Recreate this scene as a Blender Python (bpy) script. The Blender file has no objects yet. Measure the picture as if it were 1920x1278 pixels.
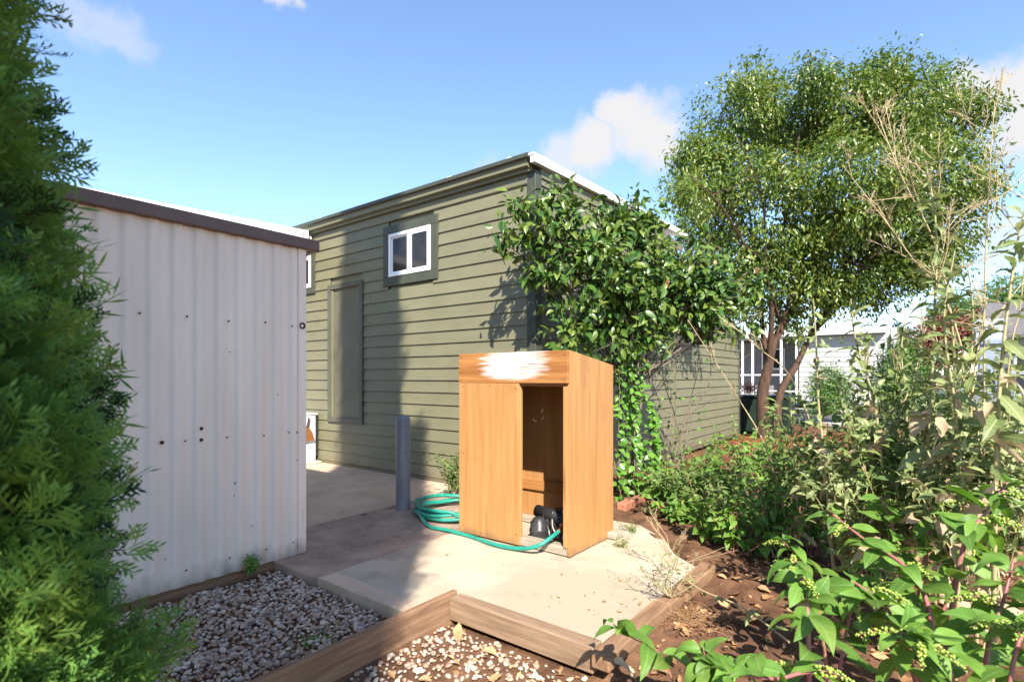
import bpy, bmesh, math, random
import numpy as np
from mathutils import Vector, Matrix, noise as mnoise
rng = np.random.default_rng(7)
random.seed(7)
R = math.radians
sc = bpy.context.scene
COL = sc.collection

# ------------------------------------------------------------------ camera, sky, sun, exposure
# world frame = the house's own axes: x along its gable-side wall, y along its long wall, origin at the near corner
CAM = (3.438, -4.891, 1.35); YAW = R(37.57); CT, ST = math.cos(YAW), math.sin(YAW)
FPX, HZ = 1000.0, 707.0
cam = bpy.data.cameras.new('camera'); cam_o = bpy.data.objects.new('camera', cam); COL.objects.link(cam_o)
cam_o.location = CAM; cam_o.rotation_euler = (R(90), 0, YAW)
cam.sensor_width = 36; cam.lens = 36*FPX/1920; cam.shift_y = (HZ-639)/1920
cam.clip_start = 0.05; cam.clip_end = 1500
cam.dof.use_dof = True; cam.dof.focus_distance = 4.8; cam.dof.aperture_fstop = 3.5
sc.camera = cam_o

def at(px, py, d):
    X = (px-960)/FPX*d
    return Vector((CAM[0]+X*CT-d*ST, CAM[1]+X*ST+d*CT, CAM[2]+(HZ-py)/FPX*d))
def gnd(px, py, z=0.0):
    return at(px, py, (CAM[2]-z)*FPX/(py-HZ))

SUN_EL = R(41)
tx, ty = -0.0995*CT-0.995*ST, -0.0995*ST+0.995*CT          # horizontal direction the light travels
sun_v = Vector((tx*math.cos(SUN_EL), ty*math.cos(SUN_EL), -math.sin(SUN_EL)))
sl = bpy.data.lights.new('sun', 'SUN'); sl.energy = 5.0; sl.angle = R(0.53); sl.color = (1, .935, .82)
so = bpy.data.objects.new('sun', sl); COL.objects.link(so); so.location = (8, -12, 14)
so.rotation_euler = sun_v.to_track_quat('-Z', 'Y').to_euler()

world = bpy.data.worlds.new('World'); sc.world = world; world.use_nodes = True
wn, wl = world.node_tree.nodes, world.node_tree.links
bg = wn['Background']; bg.inputs[1].default_value = 0.130
sky = wn.new('ShaderNodeTexSky'); sky.sky_type = 'NISHITA'; sky.sun_disc = False
sky.sun_elevation = SUN_EL; sky.sun_rotation = math.atan2(-tx, -ty)
sky.air_density = 1.0; sky.dust_density = 0.3; sky.ozone_density = 1.6
def wnode(t, **kw):
    n = wn.new(t)
    for k, v in kw.items(): setattr(n, k, v)
    return n
tc = wnode('ShaderNodeTexCoord')
nz = wnode('ShaderNodeTexNoise'); nz.inputs['Scale'].default_value = 5; nz.inputs['Detail'].default_value = 7
nz.inputs['Roughness'].default_value = .62
wl.new(tc.outputs['Generated'], nz.inputs['Vector'])
sb = wnode('ShaderNodeVectorMath', operation='SUBTRACT'); sb.inputs[1].default_value = (.5, .5, .5)
wl.new(nz.outputs['Color'], sb.inputs[0])
scl = wnode('ShaderNodeVectorMath', operation='SCALE'); scl.inputs['Scale'].default_value = .22
wl.new(sb.outputs[0], scl.inputs[0])
addv = wnode('ShaderNodeVectorMath', operation='ADD')
wl.new(tc.outputs['Generated'], addv.inputs[0]); wl.new(scl.outputs[0], addv.inputs[1])
clouds = [(1195, 232, 62, 1), (1120, 285, 70, 1), (1225, 275, 80, 1), (1050, 305, 60, .8), (930, 318, 60, .35), (1860, 165, 75, 1),
          (1940, 185, 100, 1), (1800, 160, 36, .7), (345, 62, 34, .75), (525, 18, 40, .75), (205, 45, 75, .45), (1590, 570, 90, .22),
          (1480, 600, 80, .15), (1905, 445, 60, .6), (2300, 300, 160, .9), (-500, 250, 150, .8), (700, -500, 120, .6), (2900, 420, 160, .8)]
prev = None
for (cx_, cy_, cr, dn) in clouds:
    v = at(cx_, cy_, 1) - Vector(CAM); ln = v.length; v.normalize()
    dist = wnode('ShaderNodeVectorMath', operation='DISTANCE'); dist.inputs[1].default_value = v
    wl.new(addv.outputs[0], dist.inputs[0])
    mr = wnode('ShaderNodeMapRange', interpolation_type='SMOOTHSTEP')
    rr = cr/FPX/ln
    mr.inputs['From Min'].default_value = rr*1.15; mr.inputs['From Max'].default_value = rr*.45
    mr.inputs['To Max'].default_value = dn
    wl.new(dist.outputs['Value'], mr.inputs['Value'])
    if prev is None: prev = mr.outputs[0]
    else:
        mx = wnode('ShaderNodeMath', operation='MAXIMUM'); wl.new(prev, mx.inputs[0]); wl.new(mr.outputs[0], mx.inputs[1]); prev = mx.outputs[0]
tint = wnode('ShaderNodeMix', data_type='RGBA', blend_type='MULTIPLY'); tint.inputs['Factor'].default_value = 1
tint.inputs['B'].default_value = (.86, .92, 1.0, 1)
wl.new(sky.outputs[0], tint.inputs['A'])
mixc = wnode('ShaderNodeMix', data_type='RGBA'); mixc.inputs['B'].default_value = (2.75, 2.75, 2.8, 1)
wl.new(prev, mixc.inputs['Factor']); wl.new(tint.outputs['Result'], mixc.inputs['A']); wl.new(mixc.outputs['Result'], bg.inputs[0])

vs = sc.view_settings
vs.view_transform = 'Standard'; vs.look = 'None'; vs.gamma = 1; vs.use_curve_mapping = False; vs.exposure = 1.32

# ------------------------------------------------------------------ materials
def mat(name, c1, c2=None, rough=.7, scale=5, stretch=(1, 1, 1), bump=0, bscale=60, bstretch=None, spec=.3, metal=0, detail=6,
        lo=.35, hi=.65, rand=0, spots=None, emis=None, coat=0, stain=None, grime=None, cracks=None):
    """two-tone noise material in world space; spots = list of (colour, scale, threshold, stretch)"""
    m = bpy.data.materials.new(name); m.use_nodes = True
    n, l = m.node_tree.nodes, m.node_tree.links
    p = n['Principled BSDF']; p.inputs['Roughness'].default_value = rough; p.inputs['Metallic'].default_value = metal
    p.inputs['Specular IOR Level'].default_value = spec
    if coat: p.inputs['Coat Weight'].default_value = coat
    g = n.new('ShaderNodeNewGeometry')
    def noise_(s, st, det):
        mp = n.new('ShaderNodeMapping'); mp.inputs['Scale'].default_value = st; l.new(g.outputs['Position'], mp.inputs['Vector'])
        t = n.new('ShaderNodeTexNoise'); t.inputs['Scale'].default_value = s; t.inputs['Detail'].default_value = det
        t.inputs['Roughness'].default_value = .6
        l.new(mp.outputs[0], t.inputs['Vector']); return t.outputs['Fac']
    def ramp(fac, a, b):
        r = n.new('ShaderNodeMapRange'); r.inputs['From Min'].default_value = a; r.inputs['From Max'].default_value = b
        l.new(fac, r.inputs['Value']); return r.outputs[0]
    def mixrgb(fac, A, B, mode='MIX'):
        x = n.new('ShaderNodeMix'); x.data_type = 'RGBA'; x.blend_type = mode
        if isinstance(fac, float): x.inputs['Factor'].default_value = fac
        else: l.new(fac, x.inputs['Factor'])
        for k, v in (('A', A), ('B', B)):
            if isinstance(v, tuple): x.inputs[k].default_value = (*v, 1)
            else: l.new(v, x.inputs[k])
        return x.outputs['Result']
    c2 = c2 or tuple(x*.75 for x in c1)
    col = mixrgb(ramp(noise_(scale, stretch, detail), lo, hi), c1, c2)
    if stain:                                        # (centre xy, radii xy, colour): a damp patch with a ragged outline
        (sx_, sy_), (rx_, ry_), scol = stain
        mp = n.new('ShaderNodeMapping'); mp.inputs['Location'].default_value = (-sx_/rx_, -sy_/ry_, 0); mp.inputs['Scale'].default_value = (1/rx_, 1/ry_, 0)
        l.new(g.outputs['Position'], mp.inputs['Vector']); ln_ = n.new('ShaderNodeVectorMath'); ln_.operation = 'LENGTH'; l.new(mp.outputs[0], ln_.inputs[0])
        ad = n.new('ShaderNodeMath'); ad.operation = 'MULTIPLY_ADD'; ad.inputs[1].default_value = 1.1; l.new(noise_(4, (1, 1, 1), 7), ad.inputs[0]); l.new(ln_.outputs['Value'], ad.inputs[2])
        col = mixrgb(ramp(ad.outputs[0], 1.62, 1.35), col, scol)
    for (sc_, ss, th, st) in (spots or []):
        col = mixrgb(ramp(noise_(ss, st, 8), th, th+.08), col, sc_)
    if grime:                                        # (height, colour): dirt splashed up from the ground, ragged top
        sp = n.new('ShaderNodeSeparateXYZ'); l.new(g.outputs['Position'], sp.inputs[0])
        ad = n.new('ShaderNodeMath'); ad.operation = 'MULTIPLY_ADD'; ad.inputs[1].default_value = -grime[0]*2.4; l.new(noise_(7, (1, 1, .5), 7), ad.inputs[0]); l.new(sp.outputs['Z'], ad.inputs[2])
        k = n.new('ShaderNodeMath'); k.operation = 'MULTIPLY'; k.inputs[1].default_value = .75; l.new(ramp(ad.outputs[0], -grime[0]*.2, -grime[0]*1.2), k.inputs[0])
        col = mixrgb(k.outputs[0], col, grime[1])
    if cracks:                                       # (scale, colour)
        nv = n.new('ShaderNodeTexNoise'); nv.inputs['Scale'].default_value = 5; l.new(g.outputs['Position'], nv.inputs['Vector'])
        va = n.new('ShaderNodeVectorMath'); va.operation = 'MULTIPLY_ADD'; va.inputs[1].default_value = (.25, .25, 0); l.new(nv.outputs['Color'], va.inputs[0]); l.new(g.outputs['Position'], va.inputs[2])
        vo = n.new('ShaderNodeTexVoronoi'); vo.feature = 'DISTANCE_TO_EDGE'; vo.inputs['Scale'].default_value = cracks[0]; l.new(va.outputs[0], vo.inputs['Vector'])
        k = n.new('ShaderNodeMath'); k.operation = 'MULTIPLY'; l.new(ramp(vo.outputs['Distance'], .006, .002), k.inputs[0]); l.new(ramp(noise_(1.1, (1, 1, 1), 3), .50, .58), k.inputs[1])
        col = mixrgb(k.outputs[0], col, cracks[1])
    if rand:
        oi = n.new('ShaderNodeObjectInfo')
        r = n.new('ShaderNodeMapRange'); r.inputs['To Min'].default_value = 1-rand; r.inputs['To Max'].default_value = 1+rand
        l.new(oi.outputs['Random'], r.inputs['Value'])
        h = n.new('ShaderNodeHueSaturation'); l.new(r.outputs[0], h.inputs['Value']); l.new(col, h.inputs['Color']); col = h.outputs[0]
    l.new(col, p.inputs['Base Color'])
    if bump:
        b = n.new('ShaderNodeBump'); b.inputs['Strength'].default_value = bump; b.inputs['Distance'].default_value = .01
        l.new(noise_(bscale, bstretch or stretch, 5), b.inputs['Height']); l.new(b.outputs[0], p.inputs['Normal'])
    if emis: p.inputs['Emission Color'].default_value = (*emis, 1); p.inputs['Emission Strength'].default_value = 1
    return m

def leafmat(name, cols, trans=.25, rough=.42, spec=.45, nscale=3.0, hueamt=.25, veins=0):
    """leaf: colour picked per leaf (mesh island + object), with a soft clump-scale variation, part translucent"""
    m = bpy.data.materials.new(name); m.use_nodes = True
    n, l = m.node_tree.nodes, m.node_tree.links
    p = n['Principled BSDF']; p.inputs['Roughness'].default_value = rough; p.inputs['Specular IOR Level'].default_value = spec
    g = n.new('ShaderNodeNewGeometry'); oi = n.new('ShaderNodeObjectInfo')
    a = n.new('ShaderNodeMath'); a.operation = 'ADD'; l.new(g.outputs['Random Per Island'], a.inputs[0]); l.new(oi.outputs['Random'], a.inputs[1])
    f = n.new('ShaderNodeMath'); f.operation = 'FRACT'; l.new(a.outputs[0], f.inputs[0])
    t = n.new('ShaderNodeTexNoise'); t.inputs['Scale'].default_value = nscale; t.inputs['Detail'].default_value = 3
    l.new(g.outputs['Position'], t.inputs['Vector'])
    mx = n.new('ShaderNodeMath'); mx.operation = 'MULTIPLY_ADD'; mx.inputs[1].default_value = hueamt*2
    l.new(t.outputs['Fac'], mx.inputs[0])
    s2 = n.new('ShaderNodeMath'); s2.operation = 'MULTIPLY_ADD'; s2.inputs[1].default_value = 1-hueamt; s2.inputs[2].default_value = -hueamt*.5
    l.new(f.outputs[0], s2.inputs[0]); l.new(s2.outputs[0], mx.inputs[2])
    cr = n.new('ShaderNodeValToRGB'); e = cr.color_ramp.elements
    e[0].position = 0; e[0].color = (*cols[0], 1); e[1].position = 1; e[1].color = (*cols[-1], 1)
    for i, c in enumerate(cols[1:-1]):
        k = e.new((i+1)/(len(cols)-1)); k.color = (*c, 1)
    l.new(mx.outputs[0], cr.inputs[0]); l.new(cr.outputs[0], p.inputs['Base Color'])
    if veins:                                        # pale midrib and side veins of the single leaves, in leaf space
        tcn = n.new('ShaderNodeTexCoord'); sp = n.new('ShaderNodeSeparateXYZ'); l.new(tcn.outputs['Object'], sp.inputs[0])
        def mt_(op, x, y=None):
            k = n.new('ShaderNodeMath'); k.operation = op
            for i, v in enumerate((x, y)):
                if v is None: continue
                if isinstance(v, (int, float)): k.inputs[i].default_value = v
                else: l.new(v, k.inputs[i])
            return k.outputs[0]
        ax_ = mt_('ABSOLUTE', sp.outputs['X']); mid = mt_('LESS_THAN', ax_, .011)
        ph = mt_('FRACT', mt_('MULTIPLY', mt_('SUBTRACT', sp.outputs['Y'], mt_('MULTIPLY', ax_, .75)), 9.0))
        sv = mt_('MULTIPLY', mt_('LESS_THAN', ph, .12), .45); vv = mt_('MULTIPLY', mt_('MAXIMUM', mid, sv), veins)
        mv = n.new('ShaderNodeMix'); mv.data_type = 'RGBA'; mv.inputs['B'].default_value = (*[min(1, c*1.5+.06) for c in cols[-2]], 1)
        l.new(vv, mv.inputs['Factor']); l.new(cr.outputs[0], mv.inputs['A']); l.new(mv.outputs['Result'], p.inputs['Base Color'])
        bp = n.new('ShaderNodeBump'); bp.inputs['Strength'].default_value = .35; bp.inputs['Distance'].default_value = .01; l.new(ph, bp.inputs['Height']); l.new(bp.outputs[0], p.inputs['Normal'])
    tr = n.new('ShaderNodeBsdfTranslucent')
    hs = n.new('ShaderNodeHueSaturation'); hs.inputs['Value'].default_value = 1.6; hs.inputs['Saturation'].default_value = 1.1
    l.new(cr.outputs[0], hs.inputs['Color']); l.new(hs.outputs[0], tr.inputs['Color'])
    ms = n.new('ShaderNodeMixShader'); ms.inputs[0].default_value = trans
    l.new(p.outputs[0], ms.inputs[1]); l.new(tr.outputs[0], ms.inputs[2]); l.new(ms.outputs[0], n['Material Output'].inputs['Surface'])
    return m

M = {}
M['siding'] = mat('olive_siding', (.166, .158, .096), (.143, .136, .082), grime=(.16, (.13, .10, .065)), rough=.5, scale=2.2, stretch=(1, 1, 3), bump=.06, bscale=90, bstretch=(.15, .15, 1), spec=.35, rand=.03)
M['panel'] = mat('grey_olive_panel', (.128, .121, .080), (.105, .10, .066), rough=.5, scale=3)
M['trim'] = mat('dark_olive_trim', (.060, .066, .048), (.048, .053, .040), rough=.5, scale=4)
M['trim_mid'] = mat('olive_grey_trim', (.095, .094, .068), (.078, .077, .056), rough=.5, scale=4)
M['white_paint'] = mat('white_paint', (.80, .80, .79), (.72, .72, .72), rough=.4, scale=4)
M['roof_white'] = mat('white_metal_roof', (.82, .82, .80), (.74, .74, .72), rough=.45, scale=2)
M['shed'] = mat('aged_white_sheet_metal', (.86, .725, .605), (.77, .64, .53), grime=(.13, (.30, .24, .19)), rough=.5, scale=3, stretch=(1, 1, .25), bump=.04, bscale=30, bstretch=(1, 1, .1),
                spots=[((.50, .44, .38), 9, .70, (1, 1, .12))])
M['brown'] = mat('brown_painted_metal', (.16, .10, .085), (.13, .085, .07), rough=.5, scale=6)
M['rust'] = mat('rusty_bolt', (.045, .03, .022), (.09, .045, .02), rough=.8, scale=80)
M['ply'] = mat('orange_plywood', (.425, .222, .083), (.34, .162, .054), rough=.55, scale=3.2, stretch=(6, 6, .35), lo=.38, hi=.68, bump=.08, bscale=40, bstretch=(4, 4, .12), detail=9,
               grime=(.07, (.20, .12, .06)), spots=[((.25, .10, .030), 5, .62, (5, 5, .22)), ((.34, .165, .062), 1.4, .60, (1, 1, 1))])
M['ply_h'] = mat('orange_pine_board', (.41, .19, .062), (.24, .092, .027), rough=.5, scale=3.0, stretch=(.35, .35, 9), lo=.35, hi=.62, bump=.08, bscale=40, bstretch=(.1, .1, 5), detail=9)
M['oldwood'] = mat('weathered_wood', (.30, .205, .13), (.175, .11, .066), rough=.85, scale=4, stretch=(.7, 9, 9), bump=.35, bscale=22, bstretch=(.3, 7, 7))
M['oldwood_y'] = mat('weathered_wood_lengthways', (.29, .172, .10), (.165, .09, .05), rough=.85, scale=4, stretch=(9, .7, 9), bump=.35, bscale=22, bstretch=(7, .3, 7))
M['greywood'] = mat('grey_weathered_wood', (.40, .34, .27), (.26, .21, .16), rough=.9, scale=4, stretch=(.7, 9, 9), bump=.4, bscale=22, bstretch=(.3, 7, 7))
M['slab'] = mat('pale_concrete', (.46, .39, .30), (.36, .295, .215), cracks=(.8, (.36, .29, .215)), rough=.85, stain=((1.75, -2.05), (.62, .55), (.36, .295, .215)), scale=2.1, bump=.12, bscale=120, lo=.3, hi=.7,
                spots=[((.31, .255, .19), 1.7, .58, (1, 1, 1)), ((.26, .20, .145), 5, .66, (1, 1, 1)), ((.22, .165, .12), 40, .70, (1, 1, 1))])
M['slab_rough'] = mat('stained_rough_concrete', (.44, .325, .245), (.22, .155, .115), cracks=(1.6, (.05, .035, .028)), rough=.95, scale=2.6, bump=.6, bscale=110, lo=.3, hi=.66,
                      spots=[((.58, .51, .45), 70, .62, (1, 1, 1)), ((.07, .048, .036), 3.5, .63, (1, 1, 1))])
M['slab_dim'] = mat('grey_brown_concrete', (.54, .41, .30), (.43, .315, .225), rough=.9, scale=2.4, bump=.15, bscale=100,
                    spots=[((.17, .12, .085), 4, .66, (1, 1, 1))])
M['lime'] = mat('chalky_concrete_bloom', (.55, .52, .48), (.36, .32, .28), rough=.95, scale=12, bump=.3, bscale=80)
M['soil'] = mat('red_brown_soil', (.175, .093, .054), (.085, .045, .028), rough=1, scale=5, bump=1.0, bscale=35, spec=.05,
                spots=[((.29, .19, .12), 14, .62, (1, 1, 1)), ((.06, .034, .022), 7, .66, (1, 1, 1))])
M['mulch'] = mat('terracotta_mulch', (.18, .082, .046), (.10, .047, .028), rough=1, scale=6, bump=.8, bscale=30, spec=.05)
M['asphalt'] = mat('grey_asphalt', (.115, .112, .11), (.085, .083, .082), rough=.9, scale=3, bump=.2, bscale=80)
M['kerb'] = mat('kerb_concrete', (.42, .40, .36), (.34, .32, .29), rough=.9, scale=4)
M['bollard'] = mat('grey_painted_steel', (.20, .20, .225), (.155, .155, .18), rough=.45, scale=5, stretch=(1, 1, .3), bump=.05, spec=.45,
                   spots=[((.30, .30, .31), 30, .70, (1, 1, .3))])
M['hose'] = mat('green_rubber_hose', (.018, .26, .19), (.012, .19, .145), rough=.4, scale=20, spec=.5)
M['brass'] = mat('brass_fitting', (.55, .30, .14), (.42, .2, .09), rough=.4, metal=.6)
M['black'] = mat('black_rubber', (.022, .022, .024), (.012, .012, .013), rough=.6, scale=30, bump=.2, bscale=150)
M['black_metal'] = mat('black_cast_metal', (.03, .03, .032), (.06, .06, .062), rough=.35, scale=20, metal=.3)
M['pvc'] = mat('grey_white_pipe', (.45, .44, .42), (.3, .29, .27), rough=.5)
M['brick'] = mat('red_concrete_edging', (.38, .155, .095), (.27, .105, .062), rough=.95, scale=8, bump=.4, bscale=60, rand=.12)
M['stem_pink'] = mat('magenta_stem', (.33, .085, .11), (.24, .14, .085), rough=.45, scale=9)
M['stem_green'] = mat('pale_green_stem', (.26, .27, .13), (.33, .25, .13), rough=.6, scale=9)
M['stem_tan'] = mat('dry_tan_stem', (.42, .33, .19), (.32, .25, .14), rough=.8, scale=9)
M['bark'] = mat('red_brown_bark', (.10, .055, .036), (.042, .025, .018), rough=.95, scale=5, stretch=(4, 4, .7), bump=.9, bscale=14, bstretch=(3, 3, .5))
M['twig'] = mat('grey_twig', (.20, .16, .12), (.13, .10, .075), rough=.9, scale=12)
M['berry'] = mat('green_berry', (.30, .37, .055), (.20, .30, .05), rough=.35, scale=30, spec=.5)
M['straw'] = mat('dry_straw', (.34, .20, .10), (.22, .11, .05), rough=.95, scale=20)
M['dead'] = leafmat('dead_leaf', [(.22, .11, .05), (.36, .21, .10), (.50, .34, .19), (.28, .13, .06)], trans=.15, rough=.8, spec=.1)
M['dead_pale'] = leafmat('dry_beige_leaf', [(.36, .255, .155), (.48, .375, .245), (.28, .175, .10)], trans=.2, rough=.8, spec=.1)
M['thuja'] = leafmat('arborvitae_green', [(.05, .135, .036), (.095, .21, .046), (.165, .28, .055), (.29, .365, .068)], trans=.30, rough=.5, spec=.35, nscale=4, hueamt=.6)
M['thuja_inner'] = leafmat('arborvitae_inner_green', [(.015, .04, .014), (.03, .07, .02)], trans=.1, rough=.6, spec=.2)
M['camellia'] = leafmat('glossy_dark_leaf', [(.018, .05, .011), (.035, .088, .016), (.068, .135, .023), (.135, .185, .03), (.03, .07, .015)], trans=.15, rough=.34, spec=.4, nscale=2, hueamt=.25)
M['privet'] = leafmat('olive_green_leaf', [(.03, .066, .012), (.066, .118, .018), (.105, .17, .025), (.175, .20, .03), (.05, .10, .016)], trans=.25, rough=.35, spec=.5, nscale=.9, hueamt=.5)
M['ivy'] = leafmat('bright_vine_leaf', [(.058, .155, .02), (.105, .235, .03), (.16, .30, .042)], trans=.3, rough=.35, spec=.5)
M['poke'] = leafmat('pokeweed_leaf', [(.058, .138, .022), (.105, .215, .032), (.155, .275, .043), (.085, .178, .028), (.20, .26, .048)], trans=.30, rough=.5, spec=.3, nscale=5, veins=.7)
M['lettuce'] = leafmat('grey_green_leaf', [(.075, .12, .036), (.155, .20, .066), (.28, .31, .13), (.11, .15, .046)], trans=.28, rough=.5, spec=.35, nscale=5, veins=.6)
M['weed'] = leafmat('weed_leaf', [(.075, .13, .034), (.13, .19, .054), (.20, .24, .08)], trans=.25, rough=.6, spec=.2)
M['shrub'] = leafmat('shrub_leaf', [(.035, .085, .018), (.08, .16, .026), (.13, .22, .035)], trans=.2, rough=.5, nscale=1.5, hueamt=.4)
M['red_leaf'] = leafmat('dark_red_leaf', [(.10, .025, .02), (.20, .05, .03), (.16, .09, .03)], trans=.2, rough=.5, nscale=1.5)
M['conifer'] = leafmat('far_conifer', [(.02, .05, .025), (.035, .08, .035)], trans=.1, rough=.7)
M['pebble'] = None
M['bin'] = mat('dark_green_plastic', (.018, .034, .026), (.012, .024, .018), rough=.45)
M['white_sid'] = mat('white_lap_siding', (.42, .42, .41), (.37, .37, .37), rough=.5, scale=2, rand=.03)
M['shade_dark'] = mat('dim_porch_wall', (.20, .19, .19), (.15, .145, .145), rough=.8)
M['glass'] = mat('window_glass', (.028, .026, .027), (.018, .017, .018), rough=.08, spec=.35)
M['curtain'] = mat('brown_grey_blind', (.13, .10, .09), (.07, .056, .052), rough=.9, scale=14, stretch=(6, 6, .2))
M['shingle'] = mat('grey_roof_shingles', (.15, .14, .14), (.10, .095, .095), rough=.95, scale=8, bump=.4, bscale=20)
M['blue_grey'] = mat('blue_grey_siding', (.26, .30, .38), (.22, .25, .33), rough=.5)
M['car'] = mat('silver_car_paint', (.33, .34, .36), (.30, .31, .33), rough=.25, metal=.5, spec=.5, coat=.6)
M['tyre'] = mat('tyre_rubber', (.02, .02, .02), (.03, .03, .03), rough=.8)
M['red'] = mat('red_plastic', (.42, .03, .04), (.33, .025, .03), rough=.4)
M['enamel'] = mat('white_enamel', (.80, .80, .83), (.75, .75, .79), rough=.3, spec=.5)
M['broom'] = mat('brown_wood_scoop', (.28, .115, .038), (.17, .068, .024), rough=.6, scale=30, stretch=(4, 4, .5))
M['web'] = mat('pale_spider_silk', (.6, .56, .5), (.5, .46, .4), rough=.8)

# painted header: white brush strokes over the pine (paint mark with its own shape)
def header_material():
    m = M['ply_h'].copy(); m.name = 'pine_board_with_white_brushed_paint'
    n, l = m.node_tree.nodes, m.node_tree.links; p = n['Principled BSDF']
    src = p.inputs['Base Color'].links[0].from_socket
    g = n.new('ShaderNodeNewGeometry')
    mp = n.new('ShaderNodeMapping'); mp.inputs['Scale'].default_value = (2.2, 2.2, 34)
    l.new(g.outputs['Position'], mp.inputs['Vector'])
    t = n.new('ShaderNodeTexNoise'); t.inputs['Scale'].default_value = 1.6; t.inputs['Detail'].default_value = 6
    l.new(mp.outputs[0], t.inputs['Vector'])
    s = n.new('ShaderNodeSeparateXYZ'); l.new(g.outputs['Position'], s.inputs[0])
    def math_(op, a, b=None, c=None):
        k = n.new('ShaderNodeMath'); k.operation = op
        for i, v in enumerate((a, b, c)):
            if v is None: continue
            if isinstance(v, (int, float)): k.inputs[i].default_value = v
            else: l.new(v, k.inputs[i])
        return k.outputs[0]
    xo = math_('MULTIPLY_ADD', t.outputs['Fac'], .38, -.19)
    dx = math_('ABSOLUTE', math_('SUBTRACT', math_('ADD', s.outputs['X'], xo), .83))
    dz = math_('ABSOLUTE', math_('SUBTRACT', s.outputs['Z'], 1.452))
    e = math_('ADD', math_('POWER', math_('DIVIDE', dx, .29), 2.0), math_('POWER', math_('DIVIDE', dz, .118), 4.0))
    mr = n.new('ShaderNodeMapRange'); mr.inputs['From Min'].default_value = 1.6; mr.inputs['From Max'].default_value = .30
    l.new(e, mr.inputs['Value'])
    mp2 = n.new('ShaderNodeMapping'); mp2.inputs['Scale'].default_value = (1.2, 1.2, 60)
    l.new(g.outputs['Position'], mp2.inputs['Vector'])
    t2 = n.new('ShaderNodeTexNoise'); t2.inputs['Scale'].default_value = 4; l.new(mp2.outputs[0], t2.inputs['Vector'])
    mr2 = n.new('ShaderNodeMapRange'); mr2.inputs['From Min'].default_value = .34; mr2.inputs['From Max'].default_value = .56
    l.new(t2.outputs['Fac'], mr2.inputs['Value'])
    x = n.new('ShaderNodeMix'); x.data_type = 'RGBA'; x.inputs['B'].default_value = (.80, .80, .81, 1)
    l.new(math_('MULTIPLY', mr.outputs[0], mr2.outputs[0]), x.inputs['Factor']); l.new(src, x.inputs['A']); l.new(x.outputs['Result'], p.inputs['Base Color'])
    return m
M['header'] = header_material()
def pebble_material():
    m = leafmat('river_pebbles', [(.19, .145, .115), (.40, .30, .225), (.53, .42, .325), (.30, .18, .12), (.45, .36, .285), (.58, .475, .37), (.25, .19, .15), (.36, .21, .135)], trans=0, rough=.6, spec=.35, hueamt=0.0)
    return m
M['pebble'] = pebble_material()

# ------------------------------------------------------------------ mesh helpers
ORG = {}
def fast_mesh(name, V, F):
    V = np.asarray(V, dtype=np.float32); F = np.asarray(F, dtype=np.int32)
    me = bpy.data.meshes.new(name); k = F.shape[1]
    me.vertices.add(len(V)); me.vertices.foreach_set('co', V.ravel())
    me.loops.add(F.size); me.loops.foreach_set('vertex_index', F.ravel())
    me.polygons.add(len(F)); me.polygons.foreach_set('loop_start', np.arange(0, F.size, k, dtype=np.int32))
    me.update(calc_edges=True); return me
def shade(me):
    me.polygons.foreach_set('use_smooth', np.ones(len(me.polygons), dtype=bool))
def link(name, me, m, parent=None, org=(0, 0, 0)):
    """world-space mesh -> object with its origin at org (or at its parent's)"""
    o = bpy.data.objects.new(name, me); COL.objects.link(o)
    if me is not None and m is not None and not me.materials: me.materials.append(m)
    if parent is not None:
        o.parent = parent; ORG[o.name] = ORG[parent.name]
    else:
        ORG[o.name] = Vector(org); o.location = org
    if me is not None: me.transform(Matrix.Translation(-ORG[o.name]))
    return o
def tag(o, label=None, cat=None, group=None, kind=None):
    if label: o['label'] = label
    if cat: o['category'] = cat
    if group: o['group'] = group
    if kind: o['kind'] = kind
    return o
def thing(name, label, cat, org, group=None):
    o = bpy.data.objects.new(name, None); COL.objects.link(o); o.empty_display_size = .1
    o.location = org; ORG[o.name] = Vector(org)
    return tag(o, label, cat, group)
def merge(parts):
    Vs, Fs, k = [], [], 0
    for V, F in parts:
        V = np.asarray(V, dtype=np.float32).reshape(-1, 3); F = np.asarray(F, dtype=np.int32)
        Vs.append(V); Fs.append(F+k); k += len(V)
    return np.concatenate(Vs), np.concatenate(Fs)
def vf(name, parts, m, parent=None, org=(0, 0, 0), smooth=True):
    V, F = merge(parts) if isinstance(parts, list) else parts
    me = fast_mesh(name, V, F)
    if smooth: shade(me)
    return link(name, me, m, parent, org)
def boxmesh(name, boxes, bevel=.003):
    """boxes: list of (lo, hi) or (lo, hi, Matrix)"""
    bm = bmesh.new()
    for b in boxes:
        lo, hi = Vector(b[0]), Vector(b[1]); mt = b[2] if len(b) > 2 else Matrix()
        r = bmesh.ops.create_cube(bm, size=1)
        for v in r['verts']:
            v.co = mt @ (Vector((v.co.x*(hi.x-lo.x), v.co.y*(hi.y-lo.y), v.co.z*(hi.z-lo.z))) + (lo+hi)/2)
    if bevel: bmesh.ops.bevel(bm, geom=bm.edges[:], offset=bevel, segments=1, affect='EDGES')
    me = bpy.data.meshes.new(name); bm.to_mesh(me); bm.free(); return me
def box(name, lo, hi, m, parent=None, bevel=.003, org=None, mt=None):
    return link(name, boxmesh(name, [(lo, hi) if mt is None else (lo, hi, mt)], bevel), m, parent, org if org is not None else (0, 0, 0))
def poly(name, V, F, m, parent=None, org=(0, 0, 0), smooth=False):
    me = bpy.data.meshes.new(name); me.from_pydata([tuple(v) for v in V], [], F); me.update()
    if smooth: shade(me)
    return link(name, me, m, parent, org)
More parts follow.
